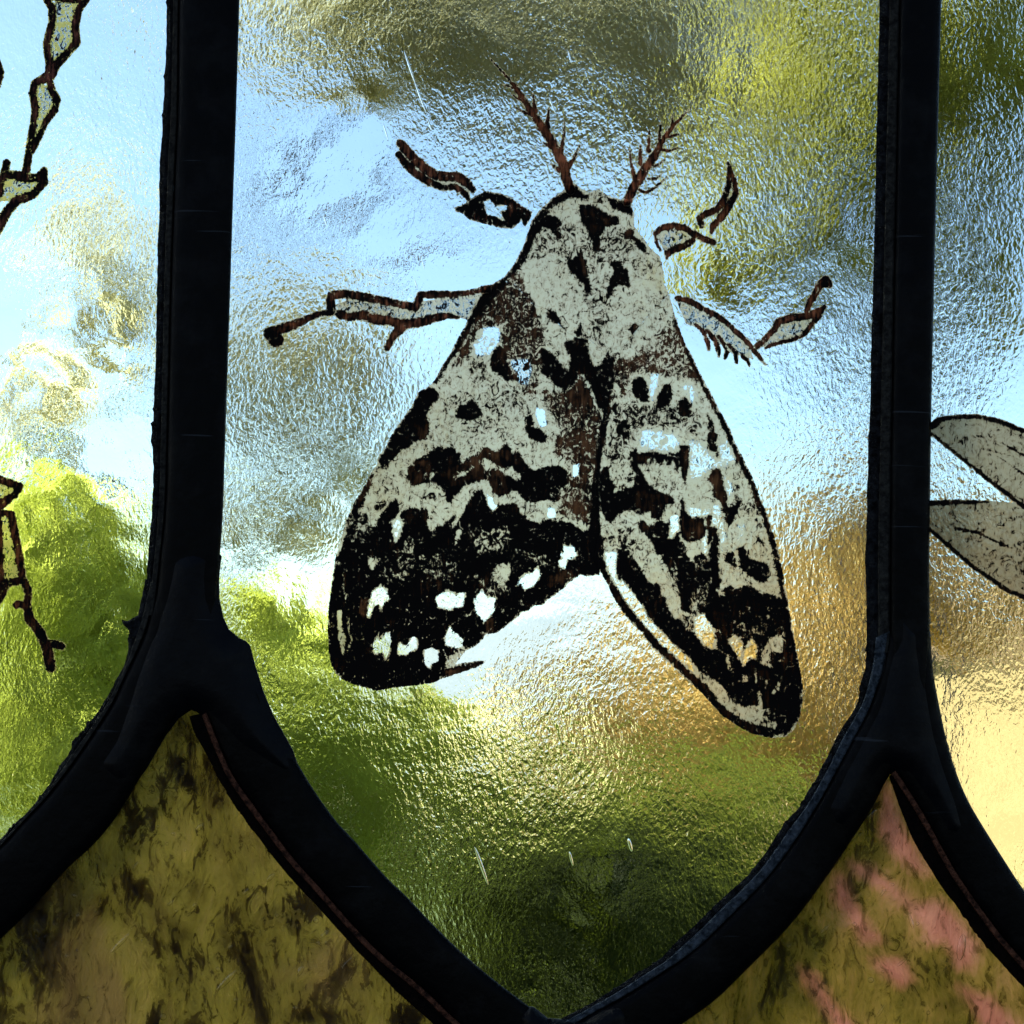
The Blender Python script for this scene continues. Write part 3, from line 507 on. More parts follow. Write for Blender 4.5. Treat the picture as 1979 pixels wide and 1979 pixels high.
lw_ops = [
    ('clear', N_([(120, 120), (240, 110), (265, 170), (240, 260), (180, 330), (80, 340), (50, 250), (120, 200)]), .75, 10),
    ('clear', N_([(330, 360), (480, 350), (505, 450), (470, 570), (390, 550), (370, 470), (320, 420)]), .75, 10),
    ('brown', cv('s', [(1010, 520), (975, 550), (930, 600), (900, 650), (880, 690), (868, 715), (900, 705), (925, 640), (965, 630), (970, 690), (1000, 690), (1045, 720), (1055, 650), (1040, 600)]), .68, 14),
    ('brown', cv('s', [(965, 640), (970, 700), (1010, 770), (1045, 760), (1045, 680), (1040, 640)]), .56, 16),
    ('dark', N_([(0, 340), (160, 340), (200, 460), (330, 540), (520, 560), (560, 700), (450, 780), (300, 760), (200, 640), (0, 480), (-60, 400)]), .42, 30),
    ('dark', C_([(1150, 60), (1932, 60), (1932, 560), (1500, 560), (1330, 360), (1200, 250)]), .36, 30),
    ('dark', C_([(940, 1000), (1220, 980), (1250, 1100), (1000, 1150)]), .34, 14), ('dark', C_([(980, 540), (1100, 540), (1120, 680), (960, 640)]), .40, 14),
    ('dark', C_([(670, 940), (720, 960), (760, 1060), (690, 1060)]), .5, 8), ('dark', C_([(600, 1100), (740, 1080), (700, 1180), (600, 1200)]), .55, 8),
    ('brown', N_([(540, 560), (780, 620), (1000, 760), (1000, 1000), (950, 1250), (920, 1600), (640, 1520), (740, 1300), (760, 1150), (650, 1080), (640, 980), (700, 900), (600, 720)]), .64, 16),
    ('set', N_([(740, 600), (1000, 760), (990, 1000), (940, 1250), (910, 1600), (760, 1480), (790, 1200), (800, 900)]), .74, 20),
    ('tint', N_([(700, 600), (1000, 740), (1000, 1100), (900, 1500), (760, 1400), (780, 900)]), .25, 20),
    ('dark', N_([(250, 260), (300, 290), (320, 400), (380, 510), (300, 530), (200, 440), (180, 400), (200, 310)])),
    ('dark', N_([(480, 720), (500, 800), (520, 870), (560, 890), (610, 940), (600, 980), (560, 990), (470, 950), (440, 900), (450, 810)])),
    ('dark', C_([(1380, 210), (1470, 200), (1500, 160), (1560, 190), (1600, 260), (1570, 330), (1480, 350), (1390, 340), (1350, 300)])),
    ('dark', C_([(1090, 50), (1130, 30), (1200, 90), (1190, 150), (1100, 260), (1080, 330), (1110, 380), (1110, 450), (1080, 530), (1000, 540), (920, 600), (860, 620), (800, 680), (710, 810), (650, 780), (640, 690), (700, 620), (740, 530), (800, 430), (880, 320), (960, 200), (1010, 80)])),
    ('tint', C_([(960, 380), (1110, 380), (1080, 530), (980, 540)]), .5),
    ('dark', C_([(900, 800), (960, 730), (1070, 670), (1140, 620), (1200, 590), (1270, 610), (1320, 580), (1370, 640), (1410, 660), (1400, 760), (1450, 720), (1560, 660), (1590, 780), (1560, 900), (1450, 950), (1340, 1060), (1310, 1120), (1260, 1100), (1250, 1000), (1200, 950), (1150, 930), (1050, 940), (940, 970), (910, 880)])),
    ('tint', C_([(900, 750), (1100, 700), (1150, 900), (940, 980)]), .7), ('tint', C_([(1200, 850), (1500, 700), (1560, 900), (1300, 980)]), .6),
    ('dark', N_([(0, 1130), (160, 1020), (230, 1060), (310, 990), (350, 1070), (410, 1050), (430, 1130), (500, 1190), (560, 1180), (680, 1150), (760, 1200), (780, 1280), (700, 1350), (700, 1430), (600, 1420), (500, 1440), (420, 1410), (380, 1340), (260, 1390), (200, 1360), (190, 1290), (130, 1260), (0, 1310)])),
    ('tint', N_([(150, 1020), (420, 1050), (440, 1180), (260, 1100), (380, 1380), (200, 1380), (60, 1260), (0, 1130)]), .75),
    ('matt', N_([(95, 1130), (150, 1105), (215, 1160), (160, 1195)])), ('matt', N_([(265, 1190), (340, 1165), (415, 1245), (370, 1265), (310, 1225)])),
    ('set', N_([(95, 1130), (150, 1105), (415, 1245), (310, 1225)]), .3, 6),
    ('matt', C_([(1110, 890), (1135, 830), (1165, 845), (1125, 905)])), ('matt', C_([(1335, 880), (1440, 815), (1525, 785), (1440, 860), (1350, 905)])),
    ('dark', mass),
    ('dark', C_([(600, 840)]+[(570, 850), (500, 980), (430, 1090), (390, 1170), (340, 1290), (400, 1290), (450, 1180), (520, 1090), (500, 1070), (560, 950), (640, 800), (640, 750)])),
    ('tint', C_([(640, 750), (570, 850), (430, 1090), (390, 1170), (420, 1180), (520, 1080), (650, 790)]), .8),
    ('tint', C_([(560, 1400), (800, 1500), (830, 1650), (600, 1640)]), .35, 12), ('tint', C_([(850, 1150), (1100, 1180), (1090, 1300), (870, 1260)]), .5),
    ('set', C_([(380, 1190), (560, 1230), (560, 1380), (440, 1650), (350, 1500)]), .70, 12),
    ('set', C_([(830, 1620), (880, 1480), (960, 1440), (990, 1700), (850, 1800)]), .64, 10),
    ('set', C_([(1470, 1370), (1850, 1340), (1880, 1560), (1550, 1620)]), .66, 10),
    ('set', G_([(640, 200), (880, 180), (860, 430), (640, 420)]), .74, 14), ('set', G_([(1000, 150), (1400, 200), (1300, 420), (1020, 420)]), .80, 16),
    ('set', G_([(1560, 380), (1700, 380), (1840, 480), (1700, 600), (1640, 540)]), .70, 8), ('set', H_([(430, 50), (780, 160), (760, 260), (500, 180)]), .76, 14),
    ('tint', G_([(1000, 300), (1250, 420), (1350, 500), (1050, 640)]), .35, 10), ('tint', G_([(440, 700), (470, 560), (550, 560), (510, 730)]), 1.0, 5),
    ('tint', G_([(1600, 780), (1720, 740), (1710, 870), (1640, 880)]), .9, 5), ('tint', G_([(1250, 1240), (1650, 1130), (1550, 1220), (1300, 1300)]), .9, 6), ('tint', H_([(800, 360), (960, 280), (1040, 330), (900, 450)]), .7, 8),
    ('matt', C_([(1340, 1510), (1370, 1380), (1410, 1360), (1370, 1500)])),
    ('matt', G_([(540, 210), (590, 170), (640, 200), (600, 300), (550, 290)])),
    ('clear', G_([(520, 740), (540, 620), (570, 500), (650, 440), (710, 470), (730, 520), (745, 570), (700, 600), (650, 690), (640, 620), (600, 640), (560, 740)]), .62),
    ('clear', G_([(1160, 560), (1200, 520), (1280, 490), (1340, 500), (1360, 540), (1380, 510), (1450, 500), (1430, 640), (1340, 660), (1310, 680), (1190, 650)]), .8),
    ('clear', G_([(1520, 560), (1560, 530), (1600, 470), (1640, 540), (1730, 560), (1720, 680), (1650, 760), (1620, 790), (1540, 690)])),
    ('matt', G_([(1700, 320), (1750, 240), (1860, 230), (1860, 350), (1820, 450), (1700, 390)])),
    ('clear', G_([(570, 1010), (620, 920), (650, 950), (700, 880), (750, 880), (760, 960), (740, 1060), (700, 1140), (680, 1070), (600, 1080)])),
    ('clear', G_([(810, 1030), (830, 970), (870, 1000), (900, 1000), (960, 900), (1000, 950), (1000, 1030), (940, 1060), (900, 1090), (820, 1090)])),
    ('clear', G_([(1060, 1040), (1130, 1020), (1200, 1050), (1200, 1160), (1140, 1170), (1110, 1220), (1060, 1170)])),
    ('clear', G_([(1250, 930), (1300, 820), (1370, 890), (1430, 950), (1420, 1020), (1360, 1030), (1260, 1000)])),
    ('matt', G_([(250, 680), (285, 680), (300, 850), (330, 930), (310, 1110), (290, 1060), (260, 900)]), 1, 5),
    ('matt', G_([(345, 740, 5), (358, 880, 7), (390, 940, 7), (350, 1040, 6)]), 1, 4), ('matt', G_([(305, 430, 4), (335, 600, 5)]), 1, 4),
    ('clear', H_([(850, 130), (910, 140), (910, 60), (950, 80), (1010, 60), (1040, 160), (990, 200), (950, 200), (930, 290), (880, 270), (860, 210), (910, 190)])),
    ('clear', H_([(470, 450), (480, 400), (560, 330), (620, 320), (670, 260), (710, 340), (640, 450), (540, 490), (520, 440)]), .75),
    ('clear', N_([(530, 730), (590, 740), (600, 860), (560, 870), (520, 780)])), ('clear', N_([(795, 1160), (850, 1140), (840, 1230), (800, 1250)])), ('clear', N_([(610, 1480), (670, 1470), (670, 1540), (610, 1550)])),
    ('clear', C_([(1650, 1040), (1700, 1080), (1740, 1150), (1700, 1190), (1660, 1140)])), ('clear', C_([(770, 1300), (830, 1260), (860, 1310), (800, 1480), (780, 1430)]), .62),
    ('matt', N_([(590, 190), (650, 190), (700, 260), (750, 280), (775, 360), (740, 430), (700, 430), (690, 380), (640, 300), (600, 260)])),
    ('dark', N_([(600, 20), (650, 20), (700, 60), (745, 130), (700, 120), (640, 70)])),
    ('tint', N_([(600, 150), (900, 250), (880, 480), (560, 330)]), .2, 14),
    ('brown', N_([(860, 480), (930, 600), (965, 720), (820, 730), (720, 620), (800, 570)])),
    ('dark', spineA), ('dark', spineB),
    ('dark', cv('A', [(1932, 800), (1880, 870), (1780, 970), (1700, 1010), (1620, 1060), (1560, 1170), (1500, 1280), (1440, 1420), (1360, 1560), (1290, 1690), (1220, 1800), (1150, 1932), (1172, 1932), (1240, 1830), (1310, 1730), (1390, 1620), (1450, 1520), (1510, 1420), (1610, 1320), (1690, 1200), (1750, 1110), (1850, 1030), (1932, 960)])),
]
for x in (1450, 1490, 1530): lw_ops.append(('clear', G_([(x-30, 1010, 2), (x+20, 1090, 3)]), .9, 3))
for x in (1260, 1310, 1360, 1400): lw_ops.append(('clear', G_([(x-20, 1040, 3), (x+50, 1200, 3)]), .9, 3))
lwing = paint_part('forewing', PAINT, moth, lw_ops, [lw_out], YP-.00006, minus=thorax_out, label='left forewing with a heavy black lower half and pale spots')

rw_line = H_([(1230, 170, 30), (1300, 330, 32), (1370, 450, 34), (1440, 580, 36), (1520, 690, 36), (1610, 800, 34), (1700, 900, 34), (1790, 1010, 32), (1932, 1130, 34)]) + I_([(500, 1150, 34), (600, 1250, 34), (700, 1340, 40), (800, 1430, 40), (900, 1560, 36), (1000, 1650, 38), (1120, 1730, 42), (1240, 1790, 45), (1400, 1810, 50)])
rw_redge = I_([(1535, 1760, 70), (1610, 1650, 60), (1650, 1500, 42), (1655, 1380, 38), (1630, 1200, 35), (1595, 1000, 30), (1560, 820, 28), (1530, 600, 26), (1490, 400, 26), (1450, 220, 26)]) + F_([(1305, 1800, 26), (1255, 1600, 26), (1195, 1400, 26), (1150, 1250, 26), (1080, 1100, 26), (1025, 940, 26), (970, 820, 24), (900, 690, 24), (845, 570, 24), (795, 440, 24), (715, 290, 22), (650, 170, 20), (570, 20, 20)]) + cv('M', [(410, 1060, 22), (350, 930, 22), (290, 800, 20), (235, 650, 14), (190, 480, 8)])
rw_out = H_([(1200, 190), (1260, 310), (1330, 430), (1400, 580), (1480, 700), (1560, 800), (1650, 880), (1730, 1000), (1840, 1110), (1932, 1190)]) + I_([(540, 1250), (640, 1340), (760, 1440), (860, 1560), (960, 1660), (1080, 1740), (1200, 1810), (1300, 1840), (1420, 1860), (1530, 1850), (1610, 1790), (1660, 1680), (1690, 1530), (1695, 1400), (1670, 1250), (1645, 1100), (1620, 980), (1600, 850), (1570, 700), (1550, 540), (1520, 400), (1490, 240), (1450, 100)]) + F_([(1335, 1932), (1320, 1800), (1280, 1600), (1220, 1400), (1180, 1250), (1110, 1100), (1050, 930), (1000, 820), (930, 680), (870, 560), (820, 430), (740, 290), (680, 170), (590, 0)]) + cv('M', [(430, 1050), (380, 930), (310, 800), (260, 680), (210, 530), (170, 400), (150, 320)]) + B_([(1480, 1330), (1300, 1560), (1100, 1640), (960, 1480), (860, 1420)]) + N_([(870, 210), (960, 420), (1000, 600), (1060, 720), (1030, 850), (1000, 1000), (985, 1200), (985, 1400), (985, 1700)])
rw_ops = [
    ('clear', N_([(1385, 470), (1445, 470), (1425, 600), (1390, 690), (1365, 600)]), .7), ('clear', N_([(1590, 540), (1680, 540), (1740, 640), (1700, 700), (1640, 640)]), .6, 14),
    ('clear', N_([(1305, 890), (1380, 880), (1590, 920), (1605, 1010), (1560, 1055), (1285, 1055)]), .50, 14),
    ('clear', F_([(430, 540), (600, 560), (620, 650), (700, 720), (750, 480), (830, 500), (880, 710), (760, 790), (650, 800), (560, 880), (435, 920)]), .58, 22),
    ('clear', F_([(770, 870), (830, 900), (870, 1010), (820, 1070), (775, 980)]), .6, 12), ('clear', F_([(400, 1140), (560, 1180), (650, 1150), (640, 1230), (540, 1250), (450, 1270)]), .6, 10),
    ('clear', F_([(270, 1240), (360, 1230), (350, 1390), (250, 1530)]), .7), ('clear', F_([(560, 1470), (600, 1400), (640, 1570), (580, 1620)]), .7),
    ('clear', F_([(650, 1150), (720, 1120), (760, 1300), (790, 1450), (750, 1600), (720, 1400), (650, 1320)]), .55, 12), ('clear', F_([(900, 1280), (960, 1280), (950, 1500), (900, 1480)]), .5, 14),
    ('dark', N_([(1080, 680), (1400, 690), (1700, 720), (1810, 860), (1700, 930), (1600, 880), (1300, 880), (1250, 1000), (1100, 1180), (1040, 1100), (1060, 900)]), .54, 20),
    ('dark', E_([(1090, 700), (1330, 640), (1420, 900), (1350, 980), (1200, 1000), (1140, 860)]), .34, 16), ('dark', E_([(1500, 850), (1830, 900), (1800, 1050), (1560, 1000)]), .36, 14),
    ('dark', E_([(1050, 1300), (1300, 1280), (1500, 1500), (1560, 1700), (1400, 1640), (1100, 1560)]), .42, 16),
    ('dark', F_([(780, 880), (1000, 900), (1100, 1250), (900, 1250)]), .36, 20),
    ('brown', N_([(1560, 60), (1620, 200), (1700, 400), (1790, 560), (1600, 500), (1400, 470), (1250, 480), (1200, 640), (1090, 660), (1080, 430), (1140, 350), (1280, 330), (1340, 220), (1450, 150)]), .66, 14),
    ('dark', N_([(1260, 500), (1320, 490), (1360, 560), (1370, 690), (1300, 680), (1240, 600), (1240, 540)])), ('dark', N_([(1480, 550), (1530, 540), (1550, 640), (1500, 720), (1420, 740), (1430, 660)])),
    ('dark', N_([(1590, 670), (1650, 650), (1690, 720), (1640, 800), (1590, 780)])), ('tint', N_([(1590, 670), (1650, 650), (1690, 720), (1640, 800), (1590, 780)]), .5),
    ('dark', N_([(1140, 820), (1200, 810), (1240, 900), (1200, 960), (1130, 920)])),
    ('matt', N_([(1110, 560), (1145, 545), (1150, 630), (1115, 640)])),
    ('dark', E_([(1340, 640), (1400, 620), (1420, 665), (1560, 630), (1700, 670), (1800, 640), (1810, 580), (1890, 590), (1885, 800), (1860, 960), (1820, 860), (1815, 790), (1780, 810), (1740, 720), (1700, 790), (1660, 720), (1620, 770), (1580, 710), (1550, 770), (1520, 700), (1480, 760), (1420, 760), (1450, 830), (1520, 950), (1560, 980), (1520, 1000), (1440, 900), (1330, 740)])),
    ('tint', E_([(1400, 680), (1560, 690), (1500, 760), (1420, 760)]), .6), ('tint', E_([(1820, 620), (1890, 620), (1860, 950)]), .8),
    ('dark', E_([(1070, 800), (1130, 780), (1150, 870), (1200, 950), (1200, 1020), (1300, 980), (1370, 960), (1400, 850), (1470, 880), (1500, 960), (1590, 1010), (1740, 1050), (1770, 1130), (1680, 1140), (1650, 1220), (1620, 1290), (1540, 1260), (1530, 1190), (1450, 1240), (1370, 1190), (1290, 1200), (1210, 1250), (1170, 1320), (1110, 1290), (1060, 1150), (1040, 1000)])),
    ('tint', E_([(1400, 1000), (1740, 1050), (1640, 1250), (1400, 1200)]), .55, 10),
    ('dark', E_([(1420, 1290), (1460, 1270), (1500, 1320), (1560, 1330), (1600, 1280), (1690, 1310), (1710, 1300), (1700, 1480), (1660, 1600), (1600, 1610), (1540, 1480), (1420, 1350)])), ('tint', E_([(1450, 1320), (1690, 1330), (1650, 1500), (1560, 1450)]), .45, 10),
    ('dark', F_([(360, 1090), (390, 1070), (410, 1180), (460, 1270), (520, 1250), (580, 1250), (600, 1400), (540, 1470), (430, 1500), (370, 1430), (350, 1300)])), ('tint', F_([(360, 1250), (600, 1260), (540, 1470), (400, 1450)]), .7, 8),
    ('dark', F_([(590, 1250), (655, 1230), (640, 1360), (690, 1340), (720, 1400), (720, 1700), (740, 1932), (640, 1932), (620, 1600), (620, 1450)])), ('tint', F_([(590, 1250), (655, 1230), (640, 1360), (600, 1350)]), .8),
    ('dark', F_([(330, 1390), (370, 1500), (410, 1580), (430, 1640), (560, 1600), (620, 1640), (640, 1932), (330, 1932), (300, 1800), (200, 1680), (190, 1580), (260, 1500)])),
    ('dark', F_([(620, 900), (660, 810), (740, 800), (770, 980), (800, 1060), (800, 1150), (850, 1160), (900, 1100), (940, 1090), (900, 1200), (860, 1280), (810, 1340), (780, 1280), (740, 1120), (680, 1070), (650, 960)])),
    ('tint', F_([(600, 800), (760, 800), (800, 1080), (790, 1280), (740, 1150), (620, 950)]), .95, 8),
    ('dark', F_([(610, 280), (680, 380), (700, 480), (700, 600), (730, 700), (700, 710), (680, 640), (620, 620), (610, 500), (620, 400)])), ('tint', F_([(610, 440), (700, 440), (690, 630), (620, 620)]), .55),
    ('dark', F_([(790, 1590), (860, 1570), (880, 1650), (870, 1720), (790, 1680)])), ('dark', F_([(900, 1540), (940, 1520), (1000, 1570), (1010, 1640), (1060, 1660), (1160, 1680), (1200, 1720), (1180, 1850), (1070, 1850), (990, 1790), (900, 1720)])),
    ('dark', F_([(1050, 1430), (1170, 1490), (1150, 1530), (1070, 1490)]), .6), ('dark', F_([(950, 1080), (1060, 1120), (1130, 1260), (1000, 1220)]), .42, 10),
    ('dark', H_([(1400, 250), (1420, 110), (1500, 90), (1560, 200), (1620, 330), (1700, 400), (1830, 520), (1870, 600), (1932, 730), (1932, 980), (1800, 850), (1650, 650), (1500, 480), (1420, 380)])),
    ('dark', E_([(1230, 1580), (1330, 1530), (1380, 1680), (1450, 1760), (1540, 1900), (1560, 1932), (1280, 1932), (1200, 1700)])),
    ('clear', I_([(0, 370), (60, 440), (200, 620), (260, 750), (380, 870), (500, 1000), (640, 1120), (700, 1260), (640, 1240), (450, 1050), (280, 880), (120, 700), (0, 480)]), .72, 8),
    ('clear', H_([(1280, 130), (1410, 130), (1400, 360), (1560, 560), (1932, 960), (1932, 1130), (1800, 1000), (1500, 640), (1330, 320)]), .75, 8),
    ('dark', I_([(0, 50), (60, 60), (110, 180), (200, 300), (220, 400), (360, 430), (380, 530), (420, 560), (420, 650), (500, 750), (600, 780), (700, 900), (780, 1000), (900, 1040), (1000, 1100), (1100, 1130), (1210, 1120), (1300, 1160), (1400, 1210), (1450, 1170), (1520, 1120), (1560, 900), (1590, 900), (1645, 1200), (1690, 1400), (1680, 1550), (1640, 1720), (1560, 1820), (1430, 1850), (1400, 1760), (1390, 1600), (1220, 1560), (1150, 1580), (1050, 1540), (960, 1400), (850, 1310), (740, 1250), (640, 1110), (500, 990), (380, 870), (260, 740), (180, 560), (60, 420), (0, 330)])),
    ('dark', I_([(380, 0), (560, 20), (600, 60), (610, 180), (700, 200), (760, 140), (820, 200), (830, 300), (870, 330), (920, 380), (900, 530), (960, 530), (960, 470), (1010, 430), (1060, 470), (1180, 440), (1250, 470), (1310, 510), (1400, 520), (1500, 560), (1560, 700), (1500, 780), (1380, 720), (1260, 740), (1150, 860), (1000, 900), (860, 860), (830, 780), (720, 700), (560, 680), (550, 540), (500, 380), (440, 300), (380, 200)])),
    ('dark', I_([(960, 780), (1560, 700), (1600, 950), (1520, 1120), (1430, 1200), (1300, 1150), (1090, 1130), (900, 1040), (870, 880)]), .95), ('dark', I_([(1200, 1580), (1360, 1580), (1400, 1700), (1360, 1780), (1300, 1640)]), .6),
    ('tint', I_([(1280, 760), (1560, 760), (1620, 1200), (1300, 1100)]), .4, 12), ('tint', I_([(1180, 1200), (1420, 1230), (1380, 1600), (1220, 1580)]), .5, 12), ('tint', I_([(880, 850), (1040, 920), (1080, 1120), (900, 1040)]), .35, 12),
    ('set', I_([(640, 540), (840, 360), (830, 600), (650, 760)]), .66, 10), ('set', I_([(580, 720), (700, 700), (690, 880), (570, 840)]), .7, 8), ('set', I_([(980, 760), (1300, 800), (1320, 960), (1200, 940), (1000, 900)]), .80, 10),
    ('set', I_([(1270, 700), (1360, 700), (1340, 800), (1260, 800)]), .76, 6), ('set', I_([(440, 260), (520, 280), (520, 500), (450, 440)]), .6, 8), ('set', I_([(600, 180), (820, 180), (830, 300), (640, 330)]), .74, 8),
    ('clear', I_([(680, 740), (780, 700), (820, 790), (870, 850), (880, 960), (850, 1040), (780, 1000), (700, 890)]), .8), ('clear', I_([(1010, 980), (1040, 900), (1110, 930), (1145, 1000), (1120, 1140), (1080, 1100)]), .6),
    ('clear', I_([(1180, 990), (1220, 930), (1270, 1000), (1270, 1130), (1200, 1120), (1160, 1195), (1130, 1190), (1140, 1070)]), .75), ('matt', I_([(1390, 950), (1500, 900), (1510, 1070), (1440, 1060), (1390, 1200), (1320, 1150), (1310, 1080), (1350, 1020)])),
    ('brown', I_([(1395, 1080), (1440, 1060), (1420, 1160), (1390, 1170)])),
    ('matt', I_([(985, 1120), (1012, 1110), (1020, 1200), (990, 1215)]), 1, 4), ('matt', I_([(1130, 1290), (1170, 1260), (1190, 1330), (1140, 1350)]), 1, 4), ('matt', I_([(1335, 1310), (1368, 1320), (1350, 1400)]), 1, 4),
    ('matt', I_([(1425, 1430, 16), (1430, 1440, 16)]), 1, 4), ('matt', I_([(1285, 1440, 12), (1310, 1560, 16), (1310, 1640, 14)]), 1, 4), ('matt', I_([(1430, 1640, 8), (1430, 1780, 8)]), 1, 4), ('matt', I_([(1455, 1680, 6), (1452, 1740, 6)]), 1, 4), ('matt', I_([(1255, 1230, 8), (1260, 1350, 6)]), 1, 4), ('matt', I_([(1470, 1350, 5), (1470, 1420, 5)]), 1, 4),
    ('matt', I_([(915, 530), (930, 420), (960, 420), (940, 535)])), ('matt', I_([(1300, 500), (1380, 350), (1425, 380), (1400, 480), (1350, 515)])),
    ('dark', I_([(1240, 250), (1400, 300), (1360, 420), (1280, 420)])),
    ('dark', spineB), ('dark', rw_line), ('dark', rw_redge), ('tint', rw_line, .55), ('tint', rw_redge[8:], .35),
    ('dark', spineA), ('dark', N_([(1040, 350), (1060, 300), (1080, 340), (1140, 300), (1120, 420), (1090, 520)]), .85),
]
hatch = []
for i in range(11):   # hatched shoulder
    cx_, cy_ = 1340+i*22, 180+i*30; hatch.append(('set', N_([(cx_-70, cy_+75, 3), (cx_+20, cy_+10, 7), (cx_+130, cy_-70, 4)]), .28, 5))
k_h = next(i for i, o in enumerate(rw_ops) if o[0] == 'brown')
rw_ops[k_h+1:k_h+1] = hatch
rwing = paint_part('forewing', PAINT, moth, rw_ops, [rw_out], YP-.00012, minus=thorax_out, label='right forewing drawn to a long dark point')

def strokes_part(name, parent, mat, strokes, fills=(), clears=(), extra=(), label=None, grow=2.0, brown=.6, cell=2.0, y=YP-.0002):
    ops = [('stain', f, 1.0) for f in fills if mat is PAINT_S] + [('dark', f, .34, 8) for f in fills] + [('clear', f, .44, 10) for f in fills] + [('set', f, .34, 8) for f in fills]
    for s in strokes: ops += [('dark', s, 1.0, 4.5), ('tint', s, brown)]
    ops += list(extra) + [('clear', c, 1.0, 5) for c in clears]
    return paint_part(name, mat, parent, ops, list(strokes)+list(fills), y, cell=cell, label=label, grow=grow)
J_ = lambda p: cv('J', p); K_ = lambda p: cv('K', p); L_ = lambda p: cv('L', p); M_ = lambda p: cv('M', p)
strokes_part('antenna', moth, PAINT_L, [J_(s) for s in (
    [(1000, 60, 3), (1030, 95, 5), (1190, 270, 12), (1300, 430, 30), (1400, 580, 30), (1500, 720, 38), (1610, 900, 45), (1690, 1060, 45), (1710, 1180, 45), (1750, 1290, 42)],
    [(1120, 305, 4), (1220, 340, 12)], [(1210, 405, 5), (1300, 460, 14)], [(1240, 525, 4), (1400, 600, 14)], [(1400, 390, 4), (1420, 560, 24)], [(1550, 520, 4), (1530, 700, 26)], [(1415, 705, 4), (1500, 740, 14)],
    [(1695, 650, 4), (1690, 780, 10), (1660, 930, 26)], [(1500, 850, 4), (1580, 900, 20)], [(1840, 870, 4), (1780, 1000, 16), (1730, 1080, 24)], [(1565, 1045, 4), (1650, 1110, 25)], [(1255, 310, 4), (1285, 400, 12)])], label='left feathered antenna', brown=.85)
strokes_part('antenna', moth, PAINT_L, [K_(s) for s in (
    [(940, 140, 5), (850, 230, 14), (740, 350, 20), (660, 470, 26), (600, 590, 38), (520, 700, 42), (450, 820, 45), (400, 900, 40), (350, 1010, 44)],
    [(770, 210, 4), (765, 300, 14)], [(660, 270, 4), (650, 430, 18)], [(555, 350, 4), (550, 540, 24)], [(470, 480, 4), (470, 660, 24)], [(370, 520, 4), (385, 660, 10), (420, 800, 22)],
    [(830, 385, 5), (730, 410, 10)], [(820, 510, 5), (740, 540, 12), (650, 520, 14)], [(700, 620, 4), (640, 670, 9), (560, 690, 10)], [(680, 750, 5), (620, 800, 10), (540, 800, 8)], [(720, 780, 4), (600, 890, 12), (520, 930, 12), (450, 900, 12)])], label='right feathered antenna', brown=.85)
fem1 = J_([(670, 1460), (770, 1420), (870, 1350), (960, 1310), (1080, 1320), (1200, 1370), (1290, 1440), (1390, 1500), (1370, 1560), (1330, 1630), (1290, 1570), (1210, 1650), (1100, 1640), (950, 1600), (820, 1570), (740, 1500), (680, 1490)])
strokes_part('leg', moth, PAINT_L, [J_([(160, 850, 35), (200, 900, 45), (290, 1000, 45), (380, 1080, 45), (500, 1160, 45), (600, 1170, 45), (700, 1170, 45), (780, 1220, 40), (840, 1290, 25)]), J_([(150, 960, 30), (230, 1060, 40), (300, 1130, 35), (420, 1210, 35), (560, 1270, 30), (680, 1260, 30), (760, 1320, 28), (800, 1380, 18)])],
    fills=[J_([(250, 1000), (450, 1150), (700, 1200), (800, 1260), (810, 1350), (700, 1260), (450, 1230), (300, 1110)]), fem1], extra=[('dark', fem1, 1.0), ('clear', J_([(940, 1400), (1000, 1380), (1050, 1440), (1160, 1430), (1160, 1480), (1100, 1490), (1130, 1580), (1060, 1540), (970, 1520)]), 1.0, 6)], label='left front leg with a thick black thigh', brown=.6)
strokes_part('leg', moth, PAINT_L, [L_([(180, 650, 58), (130, 600, 50), (200, 560, 42), (310, 530, 38), (420, 480, 26), (520, 440, 22), (620, 420, 24)]), L_([(620, 420, 35), (610, 330, 35), (620, 290, 30), (720, 280, 35), (850, 300, 32), (1000, 330, 32), (1150, 360, 30), (1290, 390, 32), (1315, 330, 32), (1325, 290, 28), (1450, 285, 30), (1600, 285, 24), (1750, 265, 20), (1860, 240, 30)]),
    L_([(680, 440, 35), (760, 460, 30), (870, 450, 38), (970, 480, 42), (1100, 500, 32), (1200, 520, 38), (1300, 510, 38), (1450, 470, 32), (1550, 450, 22), (1630, 470, 10)]), L_([(1190, 530, 45), (1110, 620, 28), (1060, 710, 24)])],
    fills=[L_([(660, 370), (780, 320), (1000, 360), (1300, 430), (1350, 340), (1500, 320), (1800, 290), (1700, 480), (1600, 450), (1300, 520), (1100, 480), (900, 440), (700, 440)])], label='long left middle leg ending in a hooked foot', brown=.6)
strokes_part('leg', moth, PAINT_L, [K_([(610, 1310, 22), (680, 1260, 30), (780, 1240, 32), (880, 1260, 32), (960, 1310, 32), (1060, 1360, 28), (1150, 1390, 30)]), K_([(960, 1370, 28), (890, 1420, 35), (790, 1460, 32), (720, 1500, 30), (715, 1540, 12)]), K_([(610, 1310, 15), (620, 1400, 12), (660, 1470, 12)]),
    K_([(1290, 660, 17), (1310, 740, 27), (1295, 850, 25), (1275, 930, 30), (1240, 1030, 35), (1180, 1090, 35), (1080, 1130, 30), (1025, 1170, 28), (1040, 1235, 28)]), K_([(1310, 740, 25), (1350, 840, 25), (1362, 940, 28), (1300, 1040, 35), (1250, 1130, 35), (1200, 1190, 30), (1150, 1240, 30), (1135, 1300, 18)])],
    fills=[K_([(620, 1320), (780, 1270), (940, 1330), (880, 1410), (700, 1470)])], label='right front leg of two separate hollow strokes', brown=.75)
